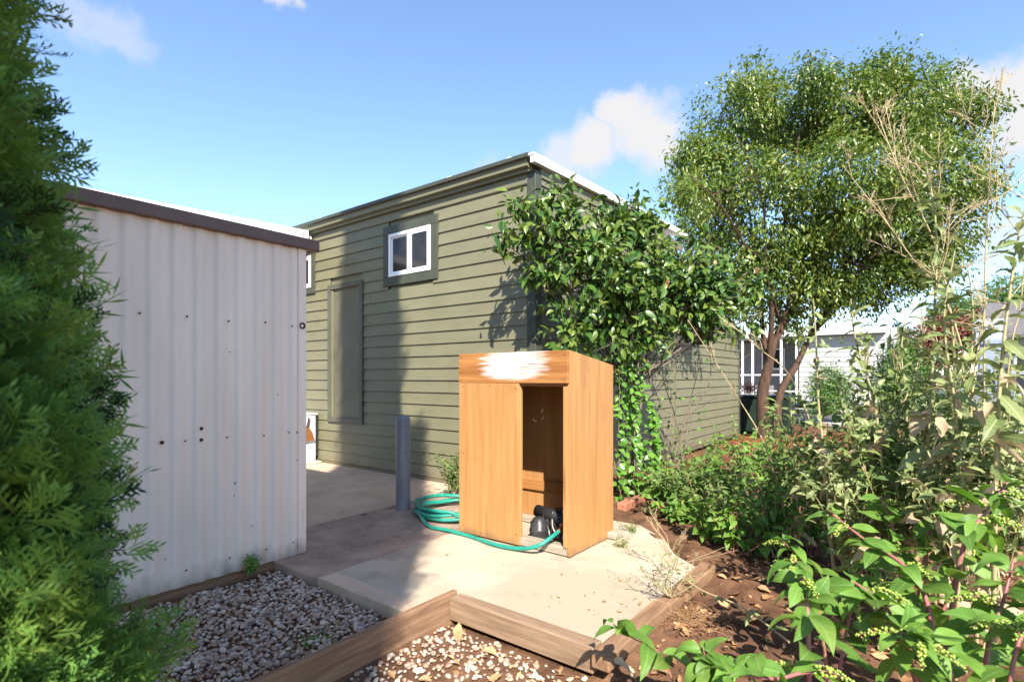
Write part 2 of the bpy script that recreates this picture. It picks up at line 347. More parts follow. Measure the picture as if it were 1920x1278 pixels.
def prism(name, prof, axis, lo, hi, m, parent=None, org=(0, 0, 0)):
    """extrude a 2-D profile [(u,z)...] along 'x' or 'y' from lo to hi"""
    n = len(prof); V = []
    for s in (lo, hi):
        for (u, z) in prof: V.append((s, u, z) if axis == 'x' else (u, s, z))
    F = [[i, (i+1) % n, n+(i+1) % n, n+i] for i in range(n)] + [list(range(n))[::-1], list(range(n, 2*n))]
    me = bpy.data.meshes.new(name); me.from_pydata(V, [], F); me.update()
    bm = bmesh.new(); bm.from_mesh(me); bmesh.ops.recalc_face_normals(bm, faces=bm.faces); bm.to_mesh(me); bm.free()
    return link(name, me, m, parent, org)
def smooth_path(pts, per=6):
    P = [Vector(p) for p in pts]; out = []
    Q = [P[0]*2-P[1]] + P + [P[-1]*2-P[-2]]
    for i in range(1, len(Q)-2):
        p0, p1, p2, p3 = Q[i-1:i+3]
        for j in range(per):
            t = j/per
            out.append(.5*((2*p1)+(p2-p0)*t+(2*p0-5*p1+4*p2-p3)*t*t+(3*p1-p0-3*p2+p3)*t**3))
    out.append(P[-1]); return out
def tube(pts, r0, r1=None, sides=6):
    P = [Vector(p) for p in pts]; n = len(P); r1 = r0 if r1 is None else r1
    V = np.zeros((n, sides, 3)); up = Vector((0, 0, 1)); prevx = None
    for i in range(n):
        d = (P[min(i+1, n-1)]-P[max(i-1, 0)]); d = d.normalized() if d.length > 1e-9 else Vector((0, 0, 1))
        if prevx is None: x = d.cross(up if abs(d.z) < .95 else Vector((1, 0, 0))).normalized()
        else:
            x = prevx - d*prevx.dot(d); x = x.normalized() if x.length > 1e-6 else d.orthogonal().normalized()
        prevx = x; y = d.cross(x); r = r0+(r1-r0)*i/max(n-1, 1)
        for j in range(sides):
            a = 2*math.pi*j/sides; V[i, j] = P[i]+(x*math.cos(a)+y*math.sin(a))*r
    F = [[i*sides+j, i*sides+(j+1) % sides, (i+1)*sides+(j+1) % sides, (i+1)*sides+j] for i in range(n-1) for j in range(sides)]
    return V.reshape(-1, 3), F
def lathe(prof, c, sides=24):
    """prof [(r,z)] about a vertical axis at c; quads only"""
    V = [(c[0]+r*math.cos(2*math.pi*j/sides), c[1]+r*math.sin(2*math.pi*j/sides), c[2]+z) for (r, z) in prof for j in range(sides)]
    F = [[i*sides+j, i*sides+(j+1) % sides, (i+1)*sides+(j+1) % sides, (i+1)*sides+j] for i in range(len(prof)-1) for j in range(sides)]
    return V, F
def icos(sub=2, seed=0, squash=(1, 1, 1), rough=.0):
    bm = bmesh.new(); bmesh.ops.create_icosphere(bm, subdivisions=sub, radius=1)
    V = np.array([v.co[:] for v in bm.verts]); F = np.array([[v.index for v in f.verts] for f in bm.faces]); bm.free()
    if rough:
        V = V*np.array([1+rough*mnoise.noise(Vector(v)*1.3+Vector((seed*7.1, 0, 0))) for v in V])[:, None]
    return V*np.array(squash), F
def norm(a): return a/np.maximum(np.linalg.norm(a, axis=-1, keepdims=True), 1e-9)
def frames(d, n):
    """orthonormal frames: y = d, z ~ n"""
    y = norm(d); x = norm(np.cross(y, n)); z = np.cross(x, y); return np.stack([x, y, z], axis=-1)
def scatter(tmpls, T, Rm, S):
    """tmpls: list of (V,F) with alike face size; returns one merged (V,F)"""
    N = len(T); ch = rng.integers(0, len(tmpls), N); out = []
    S = np.asarray(S, dtype=np.float64)
    if S.ndim == 1: S = S[:, None]
    for i, (V, F) in enumerate(tmpls):
        ix = np.where(ch == i)[0]
        if not len(ix): continue
        V = np.asarray(V, float); F = np.asarray(F, int)
        W = np.einsum('nij,nvj->nvi', Rm[ix], V[None]*S[ix][:, None, :]) + T[ix][:, None, :]
        FF = F[None] + (np.arange(len(ix))*len(V))[:, None, None]
        out.append((W.reshape(-1, 3), FF.reshape(-1, F.shape[1])))
    return merge(out)
def leaf_t(W=.42, seg=5, half=1, fold=.12, droop=.3, wav=0.0, tip=1.0, jag=0.0, seed=0, petiole=0):
    """unit-length leaf in the xy plane, base at the origin, pointing +y"""
    rs = np.random.default_rng(seed); V = []; cols = 2*half+1
    for i in range(seg+1):
        t = i/seg
        w = W*.5*(math.sin(math.pi*min(1, t**.75))**tip if 0 < t < 1 else .02)
        if jag and 0 < i < seg: w *= 1+jag*(1 if i % 2 else -1)
        for j in range(-half, half+1):
            u = j/half; wz = wav*math.sin(t*9+seed*2+u*2)*abs(u)
            V.append((u*w, petiole+t*(1-petiole)*math.cos(droop*t*.8), abs(u)*w*fold*2-droop*t*t*.6+wz))
    F = [[i*cols+j, i*cols+j+1, (i+1)*cols+j+1, (i+1)*cols+j] for i in range(seg) for j in range(cols-1)]
    return np.array(V), np.array(F)
def rand_dirs(n):
    return norm(rng.normal(size=(n, 3)))
LEAF_MESH = {}
def leaf_variants(key, m, n=5, **kw):
    if key not in LEAF_MESH:
        L = []
        for i in range(n):
            k = dict(kw); k['seed'] = i+1; k['droop'] = kw.get('droop', .3)*(.5+1.1*i/max(n-1, 1)); k['fold'] = kw.get('fold', .12)*(.4+.4*i)
            V, F = leaf_t(**k); me = fast_mesh('leaf', V, F); shade(me); me.materials.append(m); L.append(me)
        LEAF_MESH[key] = L
    return LEAF_MESH[key]
def leaf_obj(me, T, d, n, s, parent, name='leaf'):
    """a single leaf as a part of its plant, sharing mesh data"""
    f = frames(np.array([d], float), np.array([n], float))[0]
    o = bpy.data.objects.new(name, me); COL.objects.link(o); o.parent = parent
    mt = Matrix(f.tolist()).to_4x4()
    o.matrix_basis = Matrix.Translation(Vector(T)-ORG[parent.name]) @ mt @ Matrix.Scale(s, 4)
    return o
def struct(o): o['kind'] = 'structure'; return o

# ------------------------------------------------------------------ ground and paving
poly('ground', [(-400, -400, -.30), (400, -400, -.30), (400, 400, -.30), (-400, 400, -.30)], [[0, 1, 2, 3]], M['mulch'])['kind'] = 'structure'
def soil_h(x, y):
    n1 = mnoise.noise(Vector((x*1.1, y*1.1, 3))); n2 = mnoise.noise(Vector((x*6, y*6, 9))); n3 = mnoise.noise(Vector((x*17, y*17, 1)))
    if x < 1.17 and y < -2.84: z = -.068+.012*n1
    elif x < 2.27 and y < -2.5: z = -.135+.012*n1+.006*n2
    elif x < .2 and y < .2: z = -.16
    elif x < 2.15 and y < (-.36 if x < 1.40 else -.36-(x-1.40)*.93): z = -.16
    else:
        z = -.075+.03*n1+.034*n2+.020*n3
        if x > 2.25 and y < -2: z -= .05*min(1, (-2-y)/.6)
        if y > -1.25 and x < 2.9: z += .006+.4*n2*.034; z += .060*min(1, (y+1.25)/.3)*max(0, 1-max(0, x-2.35)/.55)
    return z
def soil_sheet(name, x0, x1, y0, y1, st, m):
    nx, ny = int((x1-x0)/st)+1, int((y1-y0)/st)+1
    V = [(x0+i*st, y0+j*st, soil_h(x0+i*st, y0+j*st)) for j in range(ny) for i in range(nx)]
    F = [[j*nx+i, j*nx+i+1, (j+1)*nx+i+1, (j+1)*nx+i] for j in range(ny-1) for i in range(nx-1)]
    o = vf(name, (np.array(V), np.array(F)), m); o['kind'] = 'structure'; return o
soil_sheet('garden_soil', -.34, 5.0, -6.2, 3.2, .05, M['soil'])
V_ = [(-12, 3.15, -.10), (30, 3.15, -.10), (30, 13.0, -.06), (-12, 13.0, -.06)]
poly('mulch_bed', V_, [[0, 1, 2, 3]], M['mulch'])['kind'] = 'structure'
poly('side_yard', [(4.95, -9, -.10), (30, -9, -.10), (30, 3.15, -.10), (4.95, 3.15, -.10)], [[0, 1, 2, 3]], M['mulch'])['kind'] = 'structure'

# concrete: panels with real joints, each on its own
pave = bpy.data.objects.new('concrete_paving', None); COL.objects.link(pave); pave['kind'] = 'structure'; ORG[pave.name] = Vector((0, 0, 0))
def slab(x0, x1, y0, y1, m, z1=0., z0=-.16):
    return box('concrete_slab', (x0, y0, z0), (x1, y1, z1), m, pave, bevel=.008)
slab(-12, -1.815, -2.9, .30, M['slab_dim'], 0)
slab(-1.805, -1.005, -2.9, .30, M['slab_dim'], -.004)
slab(-.995, .195, -2.84, .12, M['slab_rough'], -.003)
Lp = [(.205, -2.84), (1.146, -2.84), (1.146, -2.49), (2.16, -2.49), (2.16, -1.08), (1.95, -.92), (1.72, -.58), (1.40, -.32), (.205, -.28)]
Vl = [(x, y, -.16) for x, y in Lp]+[(x, y, 0) for x, y in Lp]
poly('concrete_slab', Vl, [list(range(len(Lp)))[::-1], list(range(len(Lp), 2*len(Lp)))]+[[i, (i+1) % len(Lp), len(Lp)+(i+1) % len(Lp), len(Lp)+i] for i in range(len(Lp))], M['slab'], pave)
# raised border strip along the slab edge over the pebbles
box('concrete_slab', (.23, -2.835, -.02), (1.13, -2.705, .004), M['slab_dim'], pave, bevel=.004)

road = poly('road', [(-60, 13.3, -.04), (60, 13.3, -.04), (60, 19.3, -.04), (-60, 19.3, -.04)], [[0, 1, 2, 3]], M['asphalt']); road['kind'] = 'structure'
struct(box('kerb', (-60, 13.0, -.3), (60, 13.3, .03), M['kerb'], bevel=.02))
struct(box('far_kerb', (-60, 19.3, -.3), (60, 19.6, .05), M['kerb'], bevel=.02))
struct(poly('far_yard', [(-60, 19.6, .0), (60, 19.6, .0), (60, 60, .0), (-60, 60, .0)], [[0, 1, 2, 3]], M['kerb']))

# ------------------------------------------------------------------ olive house
HZT = 3.64
house = thing('house', 'olive green lap-sided house with dark corner post behind the wooden cabinet', 'house', (0, 0, 0))
poly('wall', [(-9, .014, 0), (-.012, .014, 0), (-.012, .014, HZT), (-9, .014, HZT), (-.012, 4.15, 0), (-.012, 4.15, HZT), (-.012, 8.35, 0), (-.012, 8.35, 2.42), (-.012, 4.15, 2.42),
              (-9, 8.35, 0), (-9, 8.35, 2.42), (-9, 4.15, 2.42), (-9, 4.15, HZT)],
     [[0, 1, 2, 3], [1, 4, 5, 2], [4, 6, 7, 8], [6, 9, 10, 7], [5, 12, 11, 8], [8, 11, 10, 7]], M['siding'], house)
E_ = .158; Z0 = .046
def unit_board():
    pr = [(.0, .002), (-.024, .002), (-.024, .010), (-.020, .040), (-.006, E_+.008), (0, E_+.008)]
    n = len(pr); V = [(s, u, z) for s in (0, 1) for (u, z) in pr]
    F = [[i, i+1, n+i+1, n+i] for i in range(n-1)] + [[5, 4, 3, 2, 1, 0], [6, 7, 8, 9, 10, 11]]
    me = bpy.data.meshes.new('siding_board'); me.from_pydata(V, [], F); me.update()
    bm = bmesh.new(); bm.from_mesh(me); bmesh.ops.recalc_face_normals(bm, faces=bm.faces); bm.to_mesh(me); bm.free()
    me.materials.append(M['siding']); return me
BOARD = unit_board()
def board(x0, x1, z, right=False):
    o = bpy.data.objects.new('siding_board', BOARD); COL.objects.link(o); o.parent = house
    L = x1-x0
    if right: o.location = (0, x0, z); o.rotation_euler = (0, 0, R(90))
    else: o.location = (x0, 0, z)
    o.scale = (L, 1, 1); return o
openings = [(-2.50, -1.60, 2.70, 3.38), (-3.90, -3.10, .70, 2.74), (-5.10, -4.42, 2.80, 3.30)]
nrow = int((HZT-Z0)/E_)
for i in range(nrow+1):
    z = Z0+i*E_
    segs = [(-9.0, -.085)]
    for (a0, a1, b0, b1) in openings:
        if z+E_ > b0 and z < b1:
            ns = []
            for (s0, s1) in segs:
                if a1 <= s0 or a0 >= s1: ns.append((s0, s1))
                else:
                    if a0 > s0: ns.append((s0, a0))
                    if s1 > a1: ns.append((a1, s1))
            segs = ns
    jx = {3: -2.62, 4: -2.62, 9: -1.1, 15: -2.9, 19: -.95}.get(i)
    for (s0, s1) in segs:
        if jx and s0 < jx < s1: board(s0, jx-.002, z); board(jx+.002, s1, z)
        else: board(s0, s1, z)
    if z < HZT-.1: board(.085, 4.12, z, True)
    if z < 2.3: board(4.24, 8.28, z, True)
box('base_strip', (-9, -.018, .0), (-.09, .0, .042), M['siding'], house, .002)
box('base_strip', (.0, .09, -.02), (.018, 8.3, .042), M['siding'], house, .002)
# dark corner post, wraps both faces
box('corner_post', (-.088, -.034, 0), (.032, .088, 3.66), M['trim'], house, .004)
box('corner_post', (-.06, 8.28, 0), (.030, 8.38, 2.42), M['trim'], house, .004)
box('joint_trim', (-.02, 4.12, 0), (.028, 4.24, 3.62), M['siding'], house, .004)
# eave on the gable-side wall: frieze, soffit, stepped fascia
box('frieze_board', (-9, -.030, 3.53), (-.09, .012, 3.64), M['siding'], house, .003)
prism('fascia', [(-.015, 3.642), (-.075, 3.642), (-.075, 3.672), (-.125, 3.690), (-.125, 3.765), (-.015, 3.765)], 'x', -9, -.02, M['siding'], house)
box('drip_edge', (-9, -.166, 3.766), (.02, -.1515, 3.812), M['trim'], house, .002)
poly('roof', [(-9, -.15, 3.779), (.09, -.15, 3.779), (.09, 4.6, 3.92), (-9, 4.6, 3.92), (-9, -.15, 3.80), (.09, -.15, 3.80), (.09, 4.6, 3.94), (-9, 4.6, 3.94)],
     [[0, 1, 2, 3], [4, 7, 6, 5], [0, 4, 5, 1], [1, 5, 6, 2], [2, 6, 7, 3], [3, 7, 4, 0]], M['roof_white'], house)
poly('rake_trim', [(.035, -.14, 3.70), (.095, -.14, 3.70), (.095, 4.6, 3.85), (.035, 4.6, 3.85), (.035, -.14, 3.777), (.105, -.14, 3.777), (.105, 4.6, 3.918), (.035, 4.6, 3.918)],
     [[0, 1, 2, 3], [4, 7, 6, 5], [0, 4, 5, 1], [1, 5, 6, 2], [2, 6, 7, 3], [3, 7, 4, 0]], M['roof_white'], house)
box('rake_soffit', (.0, .08, 3.60), (.034, 4.55, 3.735), M['siding'], house, .003)
for k in range(9):
    box('roof_rib', (-.30-k*.93, -.152, 3.80), (-.22-k*.93, 4.6, 3.826), M['roof_white'], house, .006)
for (x, y, z, r, h, m) in ((-.55, 2.9, 3.86, .07, .22, 'roof_white'), (-3.35, .16, 3.80, .10, .07, 'trim')):
    vf('roof_vent', [lathe([(r*.8, 0), (r*.8, h), (r, h), (r, h+.03), (.001, h+.04)], (x, y, z), 14)], M[m], house)
poly('low_roof', [(-9, 4.1, 2.60), (.10, 4.1, 2.52), (.10, 8.45, 2.44), (-9, 8.45, 2.50), (-9, 4.1, 2.66), (.10, 4.1, 2.58), (.10, 8.45, 2.50), (-9, 8.45, 2.56)],
     [[0, 1, 2, 3], [4, 7, 6, 5], [0, 4, 5, 1], [1, 5, 6, 2], [2, 6, 7, 3], [3, 7, 4, 0]], M['roof_white'], house)

def frame4(name, x0, x1, z0, z1, w, y0, y1, m, parent, bevel=.003, mitre=False):
    me = boxmesh(name, [((x0, y0, z0), (x1, y1, z0+w)), ((x0, y0, z1-w), (x1, y1, z1)), ((x0, y0, z0+w), (x0+w, y1, z1-w)), ((x1-w, y0, z0+w), (x1, y1, z1-w))], bevel)
    return link(name, me, m, parent)
def window(x0, x1, z0, z1, tw):
    w = frame4('window', x0, x1, z0, z1, .045, -.050, .006, M['white_paint'], house)
    w['label'] = 'white sliding window in a dark olive surround'
    for (p, q) in (((x0-tw, z0-tw), (x1+tw, z0-.001)), ((x0-tw, z1+.001), (x1+tw, z1+tw)), ((x0-tw, z0), (x0-.001, z1)), ((x1+.001, z0), (x1+tw, z1))):
        box('trim_board', (p[0], -.040, p[1]), (q[0], .010, q[1]), M['trim'], w, .004)
    xm = (x0+x1)/2
    box('mullion', (xm-.03, -.046, z0+.045), (xm+.03, .0, z1-.045), M['white_paint'], w)
    for (p, q, yy) in ((x0+.045, xm-.03, -.018), (xm+.03, x1-.045, -.030)):
        frame4('sash', p, q, z0+.045, z1-.045, .022, yy-.012, yy+.010, M['white_paint'], w, .002)
        box('pane', (p+.02, yy-.004, z0+.065), (q-.02, yy, z1-.065), M['glass'], w, 0)
    box('latch', (xm-.012, -.058, (z0+z1)/2-.03), (xm+.012, -.046, (z0+z1)/2+.01), M['white_paint'], w)
    box('blind', (x0+.03, .000, z0+.03), (x1-.03, .006, z1-.03), M['curtain'], w, 0)
    return w
window(-2.463, -1.633, 2.745, 3.335, .125)
window(-5.16, -4.40, 2.80, 3.32, .10)
pan = box('shutter_panel', (-3.87, -.012, .73), (-3.13, .004, 2.71), M['panel'], house, .002)
pan['label'] = 'tall olive panel covering an opening, dark frame'
frame4('panel_frame', -3.933, -3.062, .66, 2.78, .075, -.045, .008, M['trim_mid'], pan)
box('jamb_strip', (-3.856, -.030, .737), (-3.80, -.0125, 2.703), M['siding'], pan, .002)

# ------------------------------------------------------------------ metal shed
SX, SY = -.343, -2.60
shed = thing('shed', 'white ribbed sheet-metal shed with brown eave beside the arborvitae', 'shed', (SX, SY, 0))
def corrugated():
    per, dep = .1335, .009
    ys, xs = [], []
    y = -.055
    while y > -3.4:
        for (dy, o) in ((0, 0), (.007, 1), (.060, 1), (.067, 0)):
            ys.append(y-dy); xs.append(o*dep)
        y -= per
    zs = [.0, .6, 1.2, 1.8, 2.345]
    V = [(SX-.006+x, SY+yy, z) for z in zs for (x, yy) in zip(xs, ys)]
    n = len(ys); F = [[k*n+i, (k+1)*n+i, (k+1)*n+i+1, k*n+i+1] for k in range(len(zs)-1) for i in range(n-1)]
    return np.array(V), np.array(F)
vf('wall_sheet', corrugated(), M['shed'], shed, smooth=False)
box('back_wall', (SX-3.0, SY-3.4, 0), (SX-2.98, SY, 2.4), M['shed'], shed)
box('side_wall', (SX-3.0, SY-.022, 0), (SX-.01, SY-.002, 2.345), M['shed'], shed)
box('corner_trim', (SX-.03, SY-.060, .002), (SX+.012, SY+.006, 2.35), M['shed'], shed, .004)
box('eave_fascia', (SX-.03, SY-3.45, 2.332), (SX+.045, SY+.10, 2.415), M['brown'], shed, .006)
box('eave_fascia', (SX-3.0, SY+.045, 2.332), (SX-.032, SY+.10, 2.415), M['brown'], shed, .006)
poly('roof_sheet', [(SX-.03, SY-3.4, 2.40), (SX-.03, SY+.04, 2.40), (SX-3.1, SY+.04, 2.30), (SX-3.1, SY-3.4, 2.30),
                    (SX-.03, SY-3.4, 2.414), (SX-.03, SY+.04, 2.414), (SX-3.1, SY+.04, 2.315), (SX-3.1, SY-3.4, 2.315)],
     [[0, 1, 2, 3], [4, 7, 6, 5], [0, 4, 5, 1], [1, 5, 6, 2], [2, 6, 7, 3], [3, 7, 4, 0]], M['brown'], shed)
for k in range(3): box('skid_board', (SX-.05, SY-.02-1.13*(k+1)+.01, -.11), (SX-.012, SY-.02-1.13*k, -.004), M['oldwood_y'], shed, .005)
SCREW = None
def screw(y, z, r=.010):
    global SCREW
    if SCREW is None:
        V, F = icos(2); SCREW = fast_mesh('screw', V, F); shade(SCREW); SCREW.materials.append(M['rust'])
    o = bpy.data.objects.new('screw', SCREW); COL.objects.link(o); o.parent = shed
    o.location = (.007, y, z); o.scale = (.006, r, r); return o
for (px, py, r) in ((350, 593, .007), (428, 602, .007), (497, 604, .007), (547, 611, .006), (261, 587, .007), (303, 829, .013), (377, 803, .012), (377, 824, .012), (347, 826, .006),
                    (425, 819, .006), (494, 816, .006), (540, 810, .006), (556, 810, .006), (430, 660, .004), (349, 1068, .006), (430, 1045, .006), (498, 1029, .006), (549, 1016, .005), (562, 1010, .006),
                    (440, 905, .006), (438, 928, .004), (520, 740, .004), (471, 985, .004), (309, 1047, .004), (556, 862, .004)):
    k = (px-960)/FPX; d = ((CAM[0]-SX))/(ST-k*CT)
    p = at(px, py, d); screw(p.y-SY, p.z, r)
vf('keyhole', [lathe([(.012, 0), (.016, .004), (.022, .0), (.026, .006)], (0, 0, 0), 12)], M['rust'], shed)
kh = bpy.data.objects['keyhole']; kh.rotation_euler = (0, R(90), 0)
kh.data.transform(Matrix.Translation(ORG['shed'])); kh.location = (.012, -.03, 1.745)

# white patio cover fixed to the house wall behind the shed, sloping away from it
PX_ = -4.30
pco = thing('patio_cover', 'white flat patio cover joining the house wall behind the shed', 'patio cover', (-5.5, -2.5, 0))
def sloped(name, x0, x1, y0, y1, z0, z1, t, m):
    V = [(x0, y0, z0), (x1, y0, z0), (x1, y1, z1), (x0, y1, z1)]; V = V+[(a, b, c+t) for (a, b, c) in V]
    return poly(name, V, [[3, 2, 1, 0], [4, 5, 6, 7], [0, 1, 5, 4], [1, 2, 6, 5], [2, 3, 7, 6], [3, 0, 4, 7]], m, pco)
sloped('fascia', PX_-.04, PX_, -4.8, -.14, 3.345, 3.545, .135, M['roof_white'])
sloped('roof_panel', PX_-3.6, PX_-.045, -4.8, -.14, 3.42, 3.62, .05, M['roof_white'])
for k in range(8): sloped('rafter', PX_-.12-.48*k, PX_-.06-.48*k, -4.7, -.05, 3.34, 3.54, .078, M['white_paint'])
for x in (PX_-.2, PX_-3.4): box('post', (x-.05, -4.6, 0), (x+.05, -4.5, 3.36), M['white_paint'], pco, .006)

# white appliance against the wall and the scoop hung on it
ac = thing('appliance', 'white enamel appliance cabinet standing against the olive wall by the shed', 'appliance', (-4.5, -.4, 0))
box('body', (-4.85, -.80, .035), (-4.18, -.085, .755), M['enamel'], ac, .012)
box('lid', (-4.87, -.82, .758), (-4.165, -.06, .785), M['enamel'], ac, .006)
box('gap_shade', (-4.60, -.083, .10), (-4.20, -.035, .74), M['black_metal'], ac, .002)  # black strip painting the shadow in the gap between body and wall
box('base_plate', (-4.95, -.86, .003), (-4.08, -.045, .033), M['kerb'], ac, .004)
scoop = thing('hand_broom', 'small brown broom with dark handle hanging on the white appliance', 'broom', (-4.16, -.25, .4))
bx_, by_ = -4.168, -.245
hd = [(-.15, .355), (.09, .365), (.105, .39), (.07, .49), (.02, .56), (-.04, .56), (-.12, .48)]
n = len(hd); poly('brush_head', [(bx_, by_+u, z) for u, z in hd]+[(bx_+.035, by_+u, z) for u, z in hd], [list(range(n)), list(range(n, 2*n))[::-1]]+[[i, n+i, n+(i+1) % n, (i+1) % n] for i in range(n)], M['broom'], scoop)
vf('handle', [tube([(bx_+.016, by_-.012, .55), (bx_+.016, by_+.022, .72)], .017, .015, 8)], M['rust'], scoop)

# ------------------------------------------------------------------ bollard
B = Vector((-.682, -1.324, 0))
bol = thing('bollard', 'grey painted steel pipe bollard standing in the stained concrete', 'bollard', B)
vf('post', [lathe([(.072, -.02), (.072, .925), (.066, .948), (.050, .962), (.025, .970), (.0005, .972)], B, 32)], M['bollard'], bol)
vf('footing_collar', [lathe([(.19, -.004), (.15, .012), (.10, .022), (.0725, .03)], B, 24)], M['slab_rough'], bol)
mk = []
to_cam = (Vector(CAM)-B); to_cam.z = 0; to_cam.normalize(); sd = Vector((-to_cam.y, to_cam.x, 0))
for k in range(9):                                   # worn raised lettering running up the pipe, not legible
    c = B+to_cam*.0705-sd*.016; z = .52+k*.024
    mk.append(tube([c+sd*(-.008)+Vector((0, 0, z)), c+sd*(.004+.006*(k % 3))+Vector((0, 0, z+.006*((k*7) % 3-1)))], .0028, .0028, 5))
    if k % 2: mk.append(tube([c+Vector((0, 0, z-.006)), c+Vector((0, 0, z+.008))], .0025, .0025, 5))
vf('worn_mark', mk, M['pvc'], bol)

# ------------------------------------------------------------------ hose
HC = Vector((-.235, -1.03, 0)); hp = []
for k in range(6*22):
    a = k/22*2*math.pi-.6; lap = k/22
    r = .375+.04*math.sin(lap*2.4+.5)+.02*math.sin(a*2+lap); off = Vector((.02*math.sin(lap*1.7), .025*math.cos(lap*2.1), 0))
    z = .017+.030*(lap % 3)+.010*math.sin(a*3+lap*2)
    hp.append(HC+off+Vector((r*math.cos(a), r*math.sin(a), max(.013, z))))
tail = [gnd(800, 983, .02), gnd(838, 993, .02), gnd(885, 1006, .015), gnd(930, 1021, .02), gnd(975, 1028, .03), at(1008, 1023, 4.02), at(1032, 1008, 4.06), at(1047, 996, 4.12)]
hose = thing('garden_hose', 'green garden hose coiled by the bollard and trailing into the wooden cabinet', 'hose', HC)
vf('coil', [tube(smooth_path(hp[:-6]+tail, 3),   .0165, .0165, 10)], M['hose'], hose)
e0 = at(1045, 997.5, 4.11); e1 = at(1056, 986, 4.20)
vf('coupling', [tube([e0, e0+(e1-e0)*.3, e0+(e1-e0)*.31, e1], .0165, .013, 10)], M['brass'], hose)

# ------------------------------------------------------------------ wooden cabinet
def capcyl0(p, r):
    V, F = lathe([(r, -.002), (r, .001), (.0004, .0018)], (0, 0, 0), 10); V = np.array(V)
    return np.stack([V[:, 0]+p[0], -V[:, 2]+p[1], V[:, 1]+p[2]], -1), F
X0, X1, Y0, Y1 = .25, 1.358, -1.482, -.78
cab = thing('plywood_cabinet', 'tall orange plywood cabinet with open doorway and white paint smear on top board', 'cabinet', (.8, -1.13, 0))
def side(name, x0, x1):
    prof = [(Y0, .012), (Y1, .012), (Y1, 1.452), (Y0, 1.553)]
    return prism(name, prof, 'y' if False else 'x', x0, x1, M['ply'], cab)
side('side_panel', X1-.02, X1)
side('side_panel', X0, X0+.02)
box('back_panel', (X0+.021, Y1-.02, .06), (X1-.021, Y1-.002, 1.44), M['ply'], cab)
prism('top_panel', [(Y0+.0005, 1.531), (Y1, 1.430), (Y1, 1.448), (Y0+.0005, 1.5495)], 'x', X0+.021, X1-.021, M['ply'], cab)
box('header_board', (X0-.002, Y0-.022, 1.303), (X1-.003, Y0-.001, 1.551), M['header'], cab, .003)
d_ = box('door_panel', (X0+.001, Y0-.020, .016), (.898, Y0-.002, 1.302), M['ply'], cab, .002); d_['label'] = 'closed plywood front door of the cabinet'
box('door_edge_batten', (.862, Y0, .06), (.899, Y0+.034, 1.2805), M['ply'], cab, .004)
box('doorway_head', (X0+.021, Y0+.0005, 1.282), (X1-.022, Y0+.034, 1.34), M['ply_h'], cab, .003)
box('doorway_stile', (X1-.058, Y0-.004, .07), (X1-.0215, Y0+.034, 1.281), M['ply'], cab, .004)
box('sill_beam', (X0+.03, Y0+.008, .008), (X1-.022, Y0+.098, .072), M['greywood'], cab, .006)
box('skid_beam', (X0+.0, Y1-.10, .006), (X1+.075, Y1+.03, .058), M['greywood'], cab, .006)
box('inner_board', (X0+.021, Y1-.045, .30), (1.25, Y1-.021, .40), M['ply_h'], cab)
SCW = None
for (x, z) in ((.30, 1.27), (.30, .08), (.60, 1.28), (.87, .10), (.87, 1.26), (.30, .70), (.28, 1.33), (1.32, 1.33), (.28, 1.52), (1.32, 1.52)):
    vf('screw_head', [capcyl0((x, Y0-.0235 if z > 1.3 else Y0-.0215, z), .0045)], M['rust'], cab)
webs = []
for k in range(5):
    p = Vector((random.uniform(.95, 1.3), Y0+.06+random.uniform(0, .1), random.uniform(.85, 1.24))); q = p+Vector((random.uniform(-.02, .05), .0, -random.uniform(.01, .06)))
    webs.append(tube([p, (p+q)/2+Vector((0, 0, -.006)), q], .0004, .0004, 4))
vf('cobweb', webs, M['web'], cab)
pump = thing('water_pump', 'black pump with foam-wrapped pipe inside the open cabinet doorway', 'pump', (1.0, -1.2, .07))
def cyl_x(x0, x1, y, z, r, s=18):
    return tube([(x0-.001, y, z), (x0, y, z), (x1, y, z), (x1+.001, y, z)], r, r, s)
pc = Vector((1.0, -1.13, 0))
def capcyl(p, q, r, s=16):
    p, q = Vector(p), Vector(q); d = (q-p).normalized()
    V, F = tube([p, p+d*1e-4, q-d*1e-4, q], r, r, s); V = np.array(V).reshape(4, s, 3)
    V[0] = V[0].mean(0)+(V[0]-V[0].mean(0))*.001; V[3] = V[3].mean(0)+(V[3]-V[3].mean(0))*.001
    return V.reshape(-1, 3), F
vf('foam_pipe', [capcyl((.88, -1.22, .235), (1.20, -1.25, .215), .050)], M['black'], pump)
vf('canister', [lathe([(.075, .01), (.078, .10), (.078, .12), (.072, .125), (.072, .17), (.055, .185), (.05, .20), (.03, .21), (.0005, .212)], (.955, -1.30, 0), 20)], M['black_metal'], pump)
vf('motor_body', [capcyl((1.00, -1.10, .17), (1.22, -1.12, .17), .085), capcyl((1.12, -1.17, .05), (1.12, -1.17, .28), .045)], M['black_metal'], pump)
vf('pipe', [tube(smooth_path([(1.02, -1.24, .27), (1.01, -1.27, .16), (1.03, -1.25, .06)], 5), .008, .008, 8), tube(smooth_path([(1.07, -1.27, .26), (1.08, -1.29, .15), (1.13, -1.28, .065)], 5), .006, .006, 8),
            tube(smooth_path([(1.16, -1.25, .28), (1.19, -1.27, .18), (1.17, -1.27, .06)], 5), .012, .012, 8)], M['pvc'], pump)
vf('cable', [tube(smooth_path([(.98+.03*k, -1.27, .25-.02*k), (1.0+.035*k, -1.31+.01*k, .14), (.97+.05*k, -1.30, .078)], 5), .004, .004, 6) for k in range(4)], M['black'], pump)
vf('valve', [capcyl((1.15, -1.28, .175), (1.25, -1.28, .175), .018), capcyl((1.21, -1.285, .16), (1.21, -1.285, .21), .014)], M['brass'], pump)

